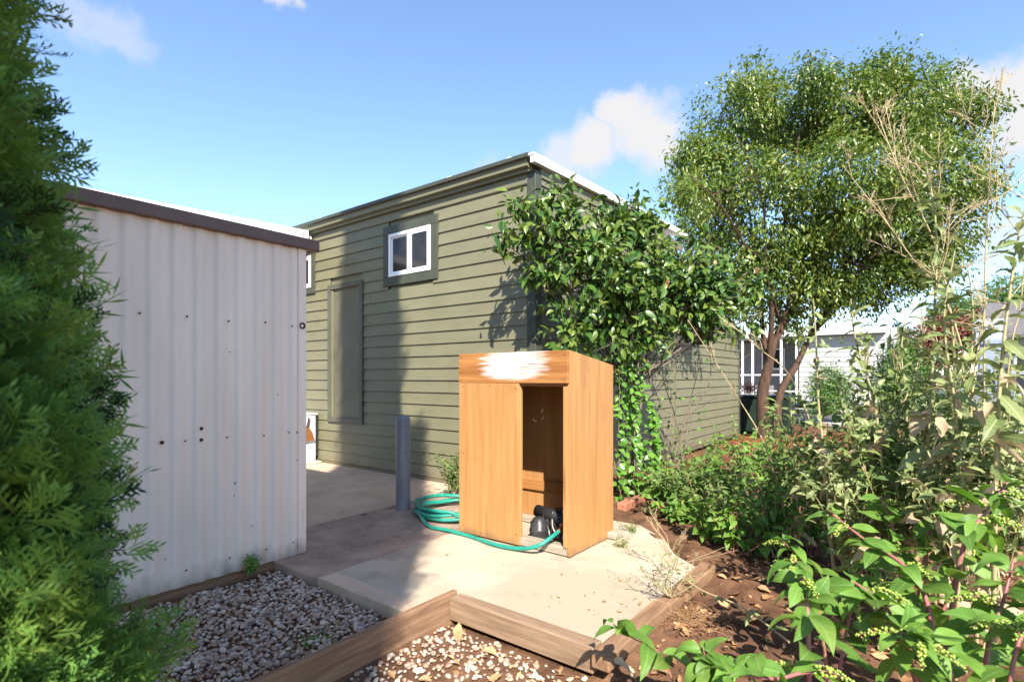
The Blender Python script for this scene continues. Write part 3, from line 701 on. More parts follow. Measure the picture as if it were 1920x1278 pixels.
# ------------------------------------------------------------------ garden boards
b1 = box('edging_board', (1.152, -5.9, -.14), (1.192, -2.515, .052), M['oldwood_y'], bevel=.004, org=(1.17, -4.2, -.14))
tag(b1, 'long weathered plank standing on edge between the pebble bed and the garden', 'plank', 'wooden garden edging')
b2 = box('edging_beam', (1.196, -2.590, -.100), (2.165, -2.495, .034), M['oldwood'], bevel=.006, org=(1.7, -2.54, -.06))
tag(b2, 'weathered beam along the front of the pale concrete slab', 'beam', 'wooden garden edging')
b3 = box('edging_beam', (2.169, -2.62, -.05), (2.268, -1.86, .030), M['oldwood_y'], bevel=.008, org=(2.2, -2.2, -.05))
tag(b3, 'grey-brown beam end at the slab corner under the pokeweed leaves', 'beam', 'wooden garden edging')
b4 = box('edging_block', (2.172, -1.845, -.06), (2.27, -1.62, .022), M['oldwood_y'], bevel=.010, org=(2.2, -1.7, -.06))
tag(b4, 'short wooden block between two beams on the slab edge', 'block', 'wooden garden edging')
b5 = box('edging_beam', (2.176, -1.60, -.055), (2.28, -1.02, .026), M['oldwood_y'], bevel=.008, org=(2.2, -1.3, -.05))
tag(b5, 'weathered beam farthest along the slab edge, half under dappled shade', 'beam', 'wooden garden edging')

# red edging stones of the planting bed by the wall
for k in range(5):
    y = .14+k*.325
    e = box('edging_stone', (.93, y, -.12), (1.03, y+.31, .055-.006*(k % 2)), M['brick'], bevel=.008, org=(.98, y+.15, -.12), mt=Matrix.Translation((0, 0, 0)))
    tag(e, ['red edging stone at the near corner of the wall bed', 'second red edging stone of the wall bed from the cabinet', 'third red edging stone of the wall bed from the cabinet',
            'fourth red edging stone of the wall bed from the cabinet', 'fifth red edging stone of the wall bed, deepest in the weeds'][k], 'edging stone', 'red edging stones')
for k, (px, py, rot, lb) in enumerate(((1262, 952, 20, 'flat red paver lying beside the edging stones'), (1320, 935, -25, 'flat red paver among the green weeds'))):
    c = gnd(px, py, -.03)
    e = box('paver', (-.2, -.14, -.03), (.2, .14, .03), M['brick'], bevel=.008, org=(0, 0, 0), mt=Matrix.Rotation(R(rot), 4, 'Z'))
    e.location = c; tag(e, lb, 'paver', 'loose red pavers')

# ------------------------------------------------------------------ neighbours across the street
def flat_board(x0, x1, y, z, h, m, parent):
    key = ('fb', m.name, round(h, 3))
    if key not in LEAF_MESH:
        me = boxmesh('siding_board', [((0, -.02, 0), (1, 0, h))], 0)
        for v in me.vertices:
            if v.co.y < -.01 and v.co.z > h*.5: v.co.y = -.004
        me.materials.append(m); LEAF_MESH[key] = me
    o = bpy.data.objects.new('siding_board', LEAF_MESH[key]); COL.objects.link(o); o.parent = parent
    o.location = Vector((x0, y, z))-ORG[parent.name]; o.scale = (x1-x0, 1, 1); return o
n1 = thing('mobile_home', 'long white mobile home with railed porch across the street', 'house', (0, 22, 0))
box('wall', (-.8, 21.05, .3), (2.45, 25, 3.1), M['white_sid'], n1, .02)
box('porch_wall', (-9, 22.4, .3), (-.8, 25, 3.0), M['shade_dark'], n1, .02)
for k in range(13): flat_board(-.79, 2.44, 21.045, .32+k*.21, .205, M['white_sid'], n1)
prism('roof', [(20.6, 3.12), (25.2, 3.12), (25.2, 3.22), (23.0, 3.48), (20.6, 3.36)], 'x', -9.2, 2.3, M['roof_white'], n1)
prism('end_cap', [(20.9, .3), (25.1, .3), (25.1, 3.1), (24.6, 3.35), (23.0, 3.46), (21.4, 3.35), (20.9, 3.05)], 'x', 2.452, 2.62, M['white_sid'], n1)
box('porch_floor', (-9, 20.7, .25), (-.8, 22.4, .55), M['kerb'], n1, .02)
for k, x in enumerate((-8.4, -6.6, -4.9, -3.05, -2.62, -1.45, -.85)):
    box('porch_post', (x-.045, 20.72, .55), (x+.045, 20.81, 3.12), M['white_paint'], n1, .008)
box('porch_rail', (-9, 20.73, 1.42), (-.85, 20.80, 1.48), M['white_paint'], n1, .008)
box('porch_rail', (-9, 20.73, .72), (-.85, 20.80, .77), M['white_paint'], n1, .008)
for x in (-6.0, -3.9, -2.1):
    w = box('window', (x-.5, 22.36, 1.7), (x+.5, 22.42, 2.7), M['white_paint'], n1, .01)
    for s in (-.23, .23): box('pane', (x+s-.2, 22.345, 1.78), (x+s+.2, 22.358, 2.62), M['glass'], w, 0)
n2 = thing('neighbour_house', 'white house with grey shingle roof behind the tall weeds', 'house', (9, 22, 0))
box('wall', (5.9, 21.0, .1), (15, 26, 2.75), M['white_sid'], n2, .02)
for k in range(13): flat_board(5.9, 15, 20.995, .12+k*.2, .195, M['white_sid'], n2)
prism('roof', [(20.3, 2.72), (26.7, 2.72), (26.7, 2.82), (23.5, 4.3), (20.3, 2.84)], 'x', 5.3, 15.6, M['shingle'], n2)
for x in (6.6, 9.4):
    w = frame4('window', x-.6, x+.6, 1.2, 2.4, .09, 20.90, 20.99, M['white_paint'], n2, .01)
    box('pane', (x-.51, 20.955, 1.29), (x+.51, 20.97, 2.31), M['glass'], w, 0)
    box('mullion', (x-.03, 20.94, 1.29), (x+.03, 20.98, 2.31), M['white_paint'], w, 0)
prism('porch_gable', [(19.6, 2.5), (20.3, 2.5), (20.3, 3.4), (19.6, 2.65)], 'x', 4.9, 5.7, M['blue_grey'], n2)
box('porch_pillar', (5.0, 19.7, .0), (5.6, 20.25, 2.5), M['blue_grey'], n2, .02)

def make_bin(x, y, rz, label):
    t = thing('wheelie_bin', label, 'bin', (x, y, -.08), 'dark bins by the house corner')
    mt = Matrix.Translation((x, y, -.08)) @ Matrix.Rotation(R(rz), 4, 'Z')
    bm = bmesh.new(); r = bmesh.ops.create_cube(bm, size=1)
    for v in r['verts']:
        k = .30 if v.co.z > 0 else .24
        v.co = Vector((v.co.x*2*k, v.co.y*2*k*1.15, .06+(v.co.z+.5)*.86))
    bmesh.ops.bevel(bm, geom=bm.edges[:], offset=.03, segments=2, affect='EDGES')
    me = bpy.data.meshes.new('body'); bm.to_mesh(me); bm.free(); me.transform(mt); link('body', me, M['bin'], t)
    for nm, lo, hi in (('lid', (-.32, -.37, .925), (.32, .36, .985)), ('handle', (-.25, .37, .86), (.25, .41, .90))):
        me = boxmesh(nm, [(lo, hi, mt)], .015); link(nm, me, M['bin'], t)
    for s in (-.22, .22):
        V, F = capcyl(mt @ Vector((s-.03, .27, .10)), mt @ Vector((s+.03, .27, .10)), .10); vf('wheel', [(V, F)], M['tyre'], t)
    return t
make_bin(-.10, 9.55, 5, 'dark green wheeled bin right against the olive house corner')
make_bin(.62, 9.7, -4, 'dark green wheeled bin between the tree trunks')

car = thing('parked_car', 'silver car parked in the street behind the tall weeds', 'car', (5.0, 18.2, -.03))
prof = [(-2.15, .35), (-2.15, .75), (-2.05, .92), (-1.15, 1.02), (-.55, 1.50), (.0, 1.60), (1.2, 1.58), (1.9, 1.15), (2.15, 1.05), (2.2, .6), (2.12, .35)]
V = []; F = []
for s, ins in ((-.85, 0), (.85, 0)):
    for (u, z) in prof: V.append((5.0+u, 18.2+s*(1-.16*max(0, z-1.0)/.6), z-.03))
n = len(prof); F = [[i, (i+1) % n, n+(i+1) % n, n+i] for i in range(n)] + [list(range(n))[::-1], list(range(n, 2*n))]
me = bpy.data.meshes.new('body'); me.from_pydata(V, [], F); me.update()
bm = bmesh.new(); bm.from_mesh(me); bmesh.ops.recalc_face_normals(bm, faces=bm.faces); bmesh.ops.bevel(bm, geom=bm.edges[:], offset=.05, segments=2, affect='EDGES'); bm.to_mesh(me); bm.free()
link('body', me, M['car'], car)
def carpane(pts, nm='side_window'):
    poly(nm, [(5+u, y, z) for (u, y, z) in pts] + [(5+u, y-.012, z) for (u, y, z) in pts],
         [list(range(4)), [7, 6, 5, 4]] + [[i, (i+1) % 4, 4+(i+1) % 4, 4+i] for i in range(4)], M['glass'], car)
carpane([(-.95, 17.345, 1.03), (.25, 17.345, 1.03), (.22, 17.44, 1.44), (-.48, 17.44, 1.42)])
carpane([(.32, 17.345, 1.03), (1.65, 17.345, 1.03), (1.15, 17.44, 1.44), (.29, 17.44, 1.44)])
for u in (-1.35, 1.4):
    for y in (17.36, 19.0):
        w = vf('wheel', [capcyl((5+u, y-.10, .30), (5+u, y+.10, .30), .33, 20)], M['tyre'], car)
        vf('rim', [capcyl((5+u, y-.115, .30), (5+u, y+.115, .30), .20, 16)], M['car'], w)
box('headlight', (2.80, 17.5, .62), (2.86, 17.85, .80), M['white_paint'], car, .01)
box('bumper', (2.80, 17.42, .30), (2.92, 18.98, .52), M['black'], car, .02)

pw_c = at(1806, 668, 13.5)
pw = thing('garden_pinwheel', 'red and white striped round pinwheel on a stick across the yard', 'pinwheel', (pw_c.x, pw_c.y, -.1))
vf('stick', [tube([(pw_c.x, pw_c.y+.03, -.1), (pw_c.x, pw_c.y+.03, pw_c.z)], .012, .012, 6)], M['white_paint'], pw)
fx, fz = Vector((CT, ST, 0)), Vector((0, 0, 1)); fn = Vector((ST, -CT, 0))
for k in range(12):
    a0, a1 = k*math.pi/6, (k+1)*math.pi/6
    r = .165
    c0 = pw_c+fn*.0; p0 = pw_c+(fx*math.cos(a0)+fz*math.sin(a0))*r+fn*.03; p1 = pw_c+(fx*math.cos(a1)+fz*math.sin(a1))*r
    poly('blade', [c0, p0, p1, c0-fn*.006, p0-fn*.006, p1-fn*.006], [[0, 1, 2], [5, 4, 3], [0, 3, 4, 1], [1, 4, 5, 2], [2, 5, 3, 0]], M['red'] if k % 2 else M['white_paint'], pw)

# ------------------------------------------------------------------ foliage tools
def lobes_sample(lobes, n, shell=.55):
    """points in a set of ellipsoid lobes [(centre, radii)], biased towards the surface; returns points and outward normals"""
    w = np.array([(l[1][0]*l[1][1]*l[1][2])**(2/3) for l in lobes]); w /= w.sum()
    ix = rng.choice(len(lobes), n, p=w); d = rand_dirs(n); r = shell+(1-shell)*rng.random(n)**.7
    C = np.array([tuple(l[0]) for l in lobes])[ix]; Rr = np.array([l[1] for l in lobes])[ix]
    return C+d*Rr*r[:, None], norm(d/Rr)
def clumped_leaves(lobes, nclump, per, spread, tm, size, down=.3, shell=.55, jit=.7, up=.5, holes=None):
    P, N = lobes_sample(lobes, nclump, shell)
    if holes:                                        # (frequency, threshold): uneven gaps through the crown
        kp = np.array([mnoise.noise(Vector(p)*holes[0])+.5*mnoise.noise(Vector(p)*holes[0]*2.7) > holes[1] for p in P]); P, N = P[kp], N[kp]; nclump = len(P)
    T = np.repeat(P, per, 0)+rng.normal(size=(nclump*per, 3))*spread; Nn = np.repeat(N, per, 0)
    d = norm(Nn*.6+rand_dirs(len(T))*jit+np.array([0, 0, -down])); nn = norm(Nn*.4+rand_dirs(len(T))*.6+np.array([0, 0, up]))
    S = size*(.55+.8*rng.random(len(T)))
    return T, d, nn, S
def limb(p, q, r0, r1, bend=.15, sides=8, n=7):
    p, q = Vector(p), Vector(q); L = (q-p).length; o = Vector(rng.normal(size=3))*bend*L*.4; o2 = Vector(rng.normal(size=3))*bend*L*.25
    pts = smooth_path([p, p+(q-p)*.35+o*.6, p+(q-p)*.7+o2, q], n//2+1); return tube(pts, r0, r1, sides), pts

# ------------------------------------------------------------------ privet-like tree behind the house
TD = 12.4; m1 = TD/FPX
base = at(1432, 812, TD); base.z = -.1
tree = thing('broadleaf_tree', 'tall multi-stemmed broadleaf tree with olive crown behind the house', 'tree', base)
br = []
def TL(px, py, dd=0): return at(px, py, TD+dd)
main = smooth_path([base, TL(1430, 740), TL(1440, 690), TL(1452, 640), TL(1490, 570, .2), TL(1520, 500, .3)], 5)
br.append(tube(main, .15, .05, 12))
sec = smooth_path([base+Vector((.25, .1, 0)), TL(1462, 740, .1), TL(1490, 690, .2), TL(1515, 640, .5), TL(1560, 560, .6), TL(1600, 480, .8)], 5)
br.append(tube(sec, .10, .035, 10))
br.append(tube(smooth_path([TL(1440, 690), TL(1430, 620, .3), TL(1425, 540, .3), TL(1410, 430, .4), TL(1390, 300, .3)], 5), .07, .02, 8))
br.append(tube(smooth_path([TL(1441, 690), TL(1447, 600, -.3), TL(1450, 500, -.5), TL(1480, 380, -.4), TL(1500, 240, 0)], 5), .07, .02, 8))
ends = [(1560, 330), (1620, 300), (1680, 330), (1720, 280), (1760, 360), (1800, 280), (1340, 350), (1310, 430), (1380, 250), (1470, 300), (1540, 220), (1640, 210), (1700, 190), (1790, 420), (1660, 430), (1580, 430),
        (1290, 330), (1360, 430), (1850, 230), (1700, 480), (1640, 500)]
for (px, py) in ends:
    st = main if px < 1560 else sec
    p = st[len(st)*3//5+int(rng.integers(0, len(st)*2//5))]
    t_, pts = limb(p, TL(px, py, rng.normal()*.7), .04, .010, .2, 6); br.append(t_)
    for k in range(4):
        q0 = pts[int(rng.integers(len(pts)//3, len(pts)))]
        t2, _ = limb(q0, q0+Vector(rng.normal(size=3))*.6+Vector((0, 0, .25)), .018, .004, .2, 5); br.append(t2)
vf('trunk', br, M['bark'], tree)
lob = []
for (px, py, r) in ((1385, 215, 88), (1405, 150, 42), (1330, 330, 75), (1480, 235, 105), (1450, 380, 110), (1590, 215, 95), (1690, 195, 82), (1745, 170, 50), (1775, 235, 75), (1600, 350, 120), (1740, 340, 105), (1815, 350, 48),
                    (1340, 425, 72), (1300, 290, 38), (1490, 480, 68), (1670, 450, 78), (1850, 205, 26), (1395, 500, 55), (1580, 450, 75), (1290, 365, 40), (1780, 430, 52), (1530, 150, 40), (1640, 140, 40), (1440, 520, 55), (1530, 530, 45), (1650, 520, 45), (1600, 520, 40), (1720, 500, 45), (1370, 560, 35), (1760, 480, 50), (1405, 575, 38), (1475, 580, 36), (1560, 555, 40), (1640, 555, 34), (1500, 610, 24)):
    rr = r*m1; lob.append((TL(px, py, rng.normal()*.45), (rr, rr*1.0, rr*.95)))
tm_small = [leaf_t(W=.42, seg=2, half=1, fold=.25, droop=.25+.1*i) for i in range(3)]
T, d, nn, S = clumped_leaves(lob, 5000, 24, .15, None, .12, down=.6, shell=.25, jit=.75, up=.6, holes=(1.1, -.22))
cw = vf('crown', scatter(tm_small, T, frames(d, nn), S), M['privet'], tree); cw['kind'] = 'stuff'

# ------------------------------------------------------------------ camellia in front of the long wall
cb = Vector((.62, 1.0, -.05))
cam_sh = thing('camellia', 'large glossy-leaved camellia spreading in front of the house corner', 'shrub', cb)
cl = []
for (px, py, r, d) in ((985, 430, 44, 5.45), (1040, 410, 52, 5.5), (1010, 480, 45, 5.5), (1085, 470, 60, 5.6), (1070, 550, 50, 5.6), (1150, 440, 55, 5.8), (1190, 415, 42, 5.9), (1140, 520, 70, 5.7), (1110, 605, 48, 5.7), (1220, 480, 68, 5.9),
                       (1210, 560, 68, 5.9), (1165, 630, 48, 5.8), (1290, 500, 60, 6.1), (1290, 570, 58, 6.1), (1355, 520, 55, 6.3), (1365, 575, 48, 6.2), (1400, 540, 34, 6.3), (1395, 600, 26, 6.2), (960, 400, 26, 5.4), (1055, 372, 24, 5.5), (1225, 620, 36, 5.9),
                       (1050, 354, 11, 5.5), (1188, 374, 13, 5.9), (1240, 410, 15, 5.9), (1295, 440, 15, 6.1), (1422, 505, 13, 6.2), (943, 452, 13, 5.4), (1428, 585, 12, 6.2), (1000, 528, 18, 5.5), (1150, 690, 22, 5.8), (968, 375, 12, 5.4),
                       (1060, 640, 20, 5.6), (1330, 615, 18, 6.2), (1265, 640, 18, 6.0), (1120, 395, 14, 5.7), (1350, 465, 14, 6.2),
                       (1200, 520, 58, 7.4), (1255, 530, 52, 7.9), (1300, 540, 50, 8.5), (1345, 550, 42, 9.0), (1230, 580, 45, 7.6)):
    rr = r*d/FPX; cl.append((at(px, py, d), (rr, rr*.95, rr)))
ts = []
fork = Vector((.75, .9, 1.35))
for k in range(4):
    t_, pts = limb(cb+Vector((.08*k-.1, .06*(k % 2), 0)), fork+Vector((rng.normal()*.12, rng.normal()*.12, .1*k)), .020, .014, .08, 8); ts.append(t_)
for (c, r) in cl:
    p0 = fork+Vector(rng.normal(size=3))*.1
    t_, pts = limb(p0, c, .012, .005, .12, 6); ts.append(t_)
    for k in range(4):
        q = pts[int(rng.integers(len(pts)//2, len(pts)))]; t2, _ = limb(q, Vector(c)+Vector(rng.normal(size=3))*r[0]*.7, .006, .002, .15, 5); ts.append(t2)
vf('stems', ts, M['twig'], cam_sh)
T, d, nn, S = clumped_leaves(cl, 1700, 6, .062, None, .112, down=.5, shell=.35, jit=1.0, up=.7, holes=(2.6, -.22))
nn = norm(nn+rand_dirs(len(nn))*.55+np.array([ST*.4, -CT*.4, .0]))
dep = (T-np.array(CAM))@np.array([-ST, CT, 0])
order = np.argsort(dep)
CAMV = leaf_variants('camellia', M['camellia'], n=6, W=.46, seg=6, half=1, fold=.16, droop=.42, tip=.85)
for i in order[:300]:
    leaf_obj(CAMV[int(rng.integers(6))], T[i], d[i], nn[i], S[i], cam_sh)
tmc = [leaf_t(W=.46, seg=4, half=1, fold=.1+.08*i, droop=.2+.13*i, tip=.85) for i in range(4)]
rest = order[300:]
o = vf('foliage', scatter(tmc, T[rest], frames(d[rest], nn[rest]), S[rest]), M['camellia'], cam_sh); o['kind'] = 'stuff'
for (px, py, dd, mm) in ((1250, 524, 5.75, 'red_leaf'), (1418, 500, 6.0, 'red_leaf'), (1340, 487, 5.9, 'dead')):
    lv = leaf_variants('old_'+mm, M[mm], n=2, W=.5, seg=4, half=1, droop=.4)
    leaf_obj(lv[0], at(px, py, dd), (.1, .2, -1), (.6, -.7, .2), .09, cam_sh)

# vine climbing the camellia's base
vb = gnd(1190, 922, -.03)
vine = thing('climbing_vine', 'bright green vine hanging in a column behind the cabinet', 'vine', vb)
vs_ = []; VINE = leaf_variants('vine', M['ivy'], n=5, W=.62, seg=5, half=1, fold=.15, droop=.4, tip=.8)
for k in range(9):
    px0 = 1158+k*8.5; top = [648, 640, 650, 665, 655, 680, 720, 760, 800][k]; dd = 5.95+.06*(k % 3)
    pts = smooth_path([at(px0+rng.normal()*5, top, dd-.1), at(px0+rng.normal()*6, top+(915-top)*.35, dd), at(px0+4+rng.normal()*6, top+(915-top)*.7, dd), at(px0+6, 935, dd)], 8)
    vs_.append(tube(pts, .004, .007, 5))
    for p in pts:
        for q in range(2):
            if rng.random() < .82:
                dv = np.array([rng.normal()*.5+ST*.5, rng.normal()*.5-CT*.5, -.35+rng.normal()*.3])
                leaf_obj(VINE[int(rng.integers(5))], p+Vector(rng.normal(size=3))*.015, dv, np.array([ST+rng.normal()*.35, -CT+rng.normal()*.35, .7]), .070+.035*rng.random(), vine)
vf('stems', vs_, M['twig'], vine)

# ------------------------------------------------------------------ arborvitae by the camera
def spray(nb, L=1.0, seed=0, sub=True):
    rs = np.random.default_rng(seed); V = []; F = []
    def strip(p, q, w0, w1, dz):
        p = np.array(p); q = np.array(q); d = q-p; sd_ = np.array([-d[1], d[0], 0]); sd_ /= max(np.linalg.norm(sd_), 1e-9)
        k = len(V); c = p+d*.55; V.extend([p, c+sd_*w0, q+np.array([0, 0, dz]), c-sd_*w0]); F.append([k, k+1, k+2, k+3])
    def ax(t): return np.array([.06*math.sin(t*3+seed), t, -.18*t*t])
    for i in range(4): strip(ax(i/4-.02), ax((i+1)/4+.02), .012-.002*i, .013-.003*i, 0)
    for i in range(nb):
        t = .10+.86*i/nb; sgn = 1 if i % 2 else -1; ln = (.42*(1-t)**.7+.10)*(.75+.5*rs.random()); a = sgn*(.75+.2*rs.normal())
        p = ax(t); dr = np.array([math.sin(a), math.cos(a), -.25*rs.random()]); q = p+dr*ln
        strip(p, q, .013, .007, .0)
        if sub:
            ns = 3+int(ln*14)
            for j in range(ns):
                u = .25+.7*j/ns; s2 = 1 if j % 2 else -1; a2 = a+s2*.72; l2 = ln*(.26-.12*u)+.045
                pp = p+dr*ln*u; strip(pp, pp+np.array([math.sin(a2), math.cos(a2), rs.normal()*.25])*l2, .0125, .007, .01)
    return np.array(V), np.array(F)
AC = Vector((1.749, -4.99, -.1))
arb = thing('arborvitae', 'tall columnar arborvitae with flat feathery sprays beside the shed', 'tree', AC)
def arb_r(z): return np.interp(z, [-.1, .25, .9, 1.4, 1.8, 2.3, 2.8, 3.8, 6, 9, 10.2, 10.9], [.42, .54, .53, .45, .33, .30, .54, .58, .52, .50, .40, .05])
vf('trunk', [tube([AC, AC+Vector((0, 0, 5)), AC+Vector((0, 0, 10.4))], .09, .02, 10)] +
   [limb(AC+Vector((0, 0, .3+.17*k)), AC+Vector((math.cos(k*2.4)*.5, math.sin(k*2.4)*.5, .65+.17*k)), .014, .004, .1, 5)[0] for k in range(56)], M['bark'], arb)
tov = math.atan2(CAM[1]-AC.y, CAM[0]-AC.x)
def arb_sprays(n, z0, z1, a_c, a_w, size, tm, depth, name, m):
    z = rng.uniform(z0, z1, n); a = a_c+rng.uniform(-a_w, a_w, n); lump = 1+.10*np.sin(a*5+z*4.1)+.07*np.sin(z*9+a*3)
    r = arb_r(z)*lump*(1-depth*rng.random(n)**1.6)-size*.45
    out = np.stack([np.cos(a), np.sin(a), np.zeros(n)], -1)
    T = out*np.maximum(r, .02)[:, None]+np.array([AC.x, AC.y, 0])+np.stack([0*z, 0*z, z], -1)
    tang = np.stack([-np.sin(a), np.cos(a), 0*a], -1)
    d = norm(out*.75+np.array([0, 0, .55])+tang*rng.normal(size=(n, 1))*.45+rand_dirs(n)*.25)
    nn = norm(tang*rng.normal(size=(n, 1))*.8+out*.3+np.array([0, 0, .5])+rand_dirs(n)*.3)
    S = size*(.65+.7*rng.random(n))
    o = vf(name, scatter(tm, T, frames(d, nn), S), m, arb); o['kind'] = 'stuff'; return o
tmf = [spray(18, seed=s) for s in range(6)]; tmc_ = [spray(12, seed=s, sub=False) for s in range(4)]
for V_t, F_t in tmc_: V_t[:, 0] *= 1.2
arb_sprays(3300, -.02, 2.7, tov+.2, 1.35, .18, tmf, .34, 'foliage', M['thuja'])
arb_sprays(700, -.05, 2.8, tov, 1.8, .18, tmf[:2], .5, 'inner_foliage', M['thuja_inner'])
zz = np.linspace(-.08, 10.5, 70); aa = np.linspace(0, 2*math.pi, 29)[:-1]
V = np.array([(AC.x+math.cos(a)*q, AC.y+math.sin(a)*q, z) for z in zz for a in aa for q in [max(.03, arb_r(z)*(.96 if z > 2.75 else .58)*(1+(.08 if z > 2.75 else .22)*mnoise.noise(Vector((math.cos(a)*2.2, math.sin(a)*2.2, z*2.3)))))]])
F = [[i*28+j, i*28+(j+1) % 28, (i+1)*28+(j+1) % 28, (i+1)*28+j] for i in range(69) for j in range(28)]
vf('opaque_core', (V, np.array(F)), mat('shaded_inner_twigs', (.035, .045, .018), (.06, .04, .022), rough=1, scale=30, bump=1, bscale=40), arb, smooth=False)  # closed core standing for dead interior, added so the crown casts dense shade
arb_sprays(1500, -.02, 3.0, tov+math.pi, 1.9, .22, tmc_, .3, 'rear_foliage', M['thuja'])
arb_sprays(9500, 2.6, 10.7, 0, math.pi, .14, tmc_, .18, 'upper_foliage', M['thuja'])

o = bpy.data.objects['foliage']
def arb_dead(n):
    z = rng.uniform(.1, 2.3, n); a = tov+.35+rng.uniform(-1.5, 1.5, n); r = arb_r(z)*(.70+.22*rng.random(n)); out = np.stack([np.cos(a), np.sin(a), 0*a], -1)
    T = out*r[:, None]+np.array([AC.x, AC.y, 0])+np.stack([0*z, 0*z, z], -1)
    vf('brown_sprays', scatter(tmf, T, frames(norm(out+np.array([0, 0, -.3])+rand_dirs(n)*.5), rand_dirs(n)), .10*(.6+.6*rng.random(n))), M['dead'], arb)['kind'] = 'stuff'
arb_dead(130)
# its neighbours in the row, just outside the view: only their shadows fall into the picture
def row_tree(label, cx, cy, zs, rs, n, zlo):
    A = Vector((CAM[0]+cx*CT-cy*ST, CAM[1]+cx*ST+cy*CT, -.1)); zt = zs[-1]
    def rr(z): return np.interp(z, zs, rs)
    t = thing('arborvitae', label, 'tree', A)
    vf('trunk', [tube([A, A+Vector((0, 0, zt*.5)), A+Vector((0, 0, zt-.1))], .06, .012, 8)], M['bark'], t)
    z = rng.uniform(zlo, zt-.05, n); a = rng.uniform(0, 2*math.pi, n); r = rr(z)*(1+.12*np.sin(a*4+z*5))*(1-.4*rng.random(n)**1.6)-.07
    out = np.stack([np.cos(a), np.sin(a), 0*a], -1)
    vf('foliage', scatter(tmc_, out*np.maximum(r, .02)[:, None]+np.array([A.x, A.y, 0])+np.stack([0*z, 0*z, z], -1), frames(norm(out*.75+np.array([0, 0, .6])+rand_dirs(n)*.35), norm(out*.3+np.array([0, 0, .5])+rand_dirs(n)*.8)), .19*(.65+.7*rng.random(n))), M['thuja'], t)['kind'] = 'stuff'
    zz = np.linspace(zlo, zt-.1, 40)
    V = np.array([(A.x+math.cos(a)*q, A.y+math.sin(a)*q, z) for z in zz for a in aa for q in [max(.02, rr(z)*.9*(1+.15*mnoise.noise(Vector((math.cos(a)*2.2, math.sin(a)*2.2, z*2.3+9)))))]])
    vf('opaque_core', (V, np.array([[i*28+j, i*28+(j+1) % 28, (i+1)*28+(j+1) % 28, (i+1)*28+j] for i in range(39) for j in range(28)])), bpy.data.materials['shaded_inner_twigs'], t, smooth=False)  # solid core again, added to stop sun leaking through the sprays
row_tree('slim arborvitae outside the view whose shadow ends on the pale slab', -.56, -.6, [-.1, 2.3, 2.7, 3.5, 4.4, 5.5, 6.8, 7.4], [.05, .05, .22, .30, .36, .27, .14, .03], 3600, 2.3)
row_tree('low arborvitae outside the view whose shadow covers the shed wall', -2.15, .5, [-.1, .3, 1.5, 3.2, 4.4, 5.0], [.45, .58, .60, .60, .45, .05], 3600, .05)

# ------------------------------------------------------------------ pebble beds
ptm = [icos(2, s, (1, .72+.05*(s % 3), .48+.06*(s % 4)), .35) for s in range(7)]
def pebbles(name, label, pts, rmin, rmax, org):
    n = len(pts); a = rng.uniform(0, 2*math.pi, n); tl = rng.normal(size=(n, 2))*.28
    d = np.stack([np.cos(a), np.sin(a), tl[:, 0]], -1); nn = norm(np.stack([tl[:, 0], tl[:, 1], np.ones(n)], -1))
    S = rmin+(rmax-rmin)*rng.random(n)**1.8
    o = vf(name, scatter(ptm, pts, frames(d, nn), S), M['pebble'], org=org); tag(o, label, 'gravel', kind='stuff'); return o
P = []
for lay in range(2):
    for y in np.arange(-4.6, -2.86, .027):
        for x in np.arange(-.27, 1.14, .030):
            if rng.random() < (.55 if lay else .10): continue
            xx, yy = x+rng.normal()*.010, y+rng.normal()*.010
            if xx > 1.135 or yy > -2.86 or xx < -.30: continue
            P.append((xx, yy, soil_h(xx, yy)+.006+lay*.012+.012*mnoise.noise(Vector((xx*3, yy*3, 0)))+rng.random()*.006))
pebbles('gravel', 'grey and tan river pebbles in the bed beside the shed', np.array(P), .009, .0215, (.4, -3.6, -.1))
P = []
for y in np.arange(-4.6, -2.60, .034):
    for x in np.arange(1.21, 2.9, .036):
        dn = .95*max(0, 1-(x-1.2)/.75)+.6*max(0, 1-abs(y+2.75)/.25)+.14+.5*max(0, mnoise.noise(Vector((x*2.4, y*2.4, 5))))
        if x > 2.2 and y > -2.9: dn *= .3
        if rng.random() > dn: continue
        xx, yy = max(1.205, x+rng.normal()*.012), y+rng.normal()*.012
        P.append((xx, yy, soil_h(xx, yy)+.006+rng.random()*.010))
pebbles('pebble_scatter', 'pale pebbles strewn over the soil in front of the beam', np.array(P), .008, .021, (1.8, -3.4, -.13))
P = []
for k in range(420):
    x, y = rng.uniform(2.3, 4.2), rng.uniform(-3.6, .6); P.append((x, y, soil_h(x, y)+.003))
pebbles('soil_clods', 'small stones and clods on the dark soil of the right bed', np.array(P), .006, .018, (3, -2, -.1))
for o in (bpy.data.objects['soil_clods'],): o.data.materials.clear(); o.data.materials.append(M['soil'])

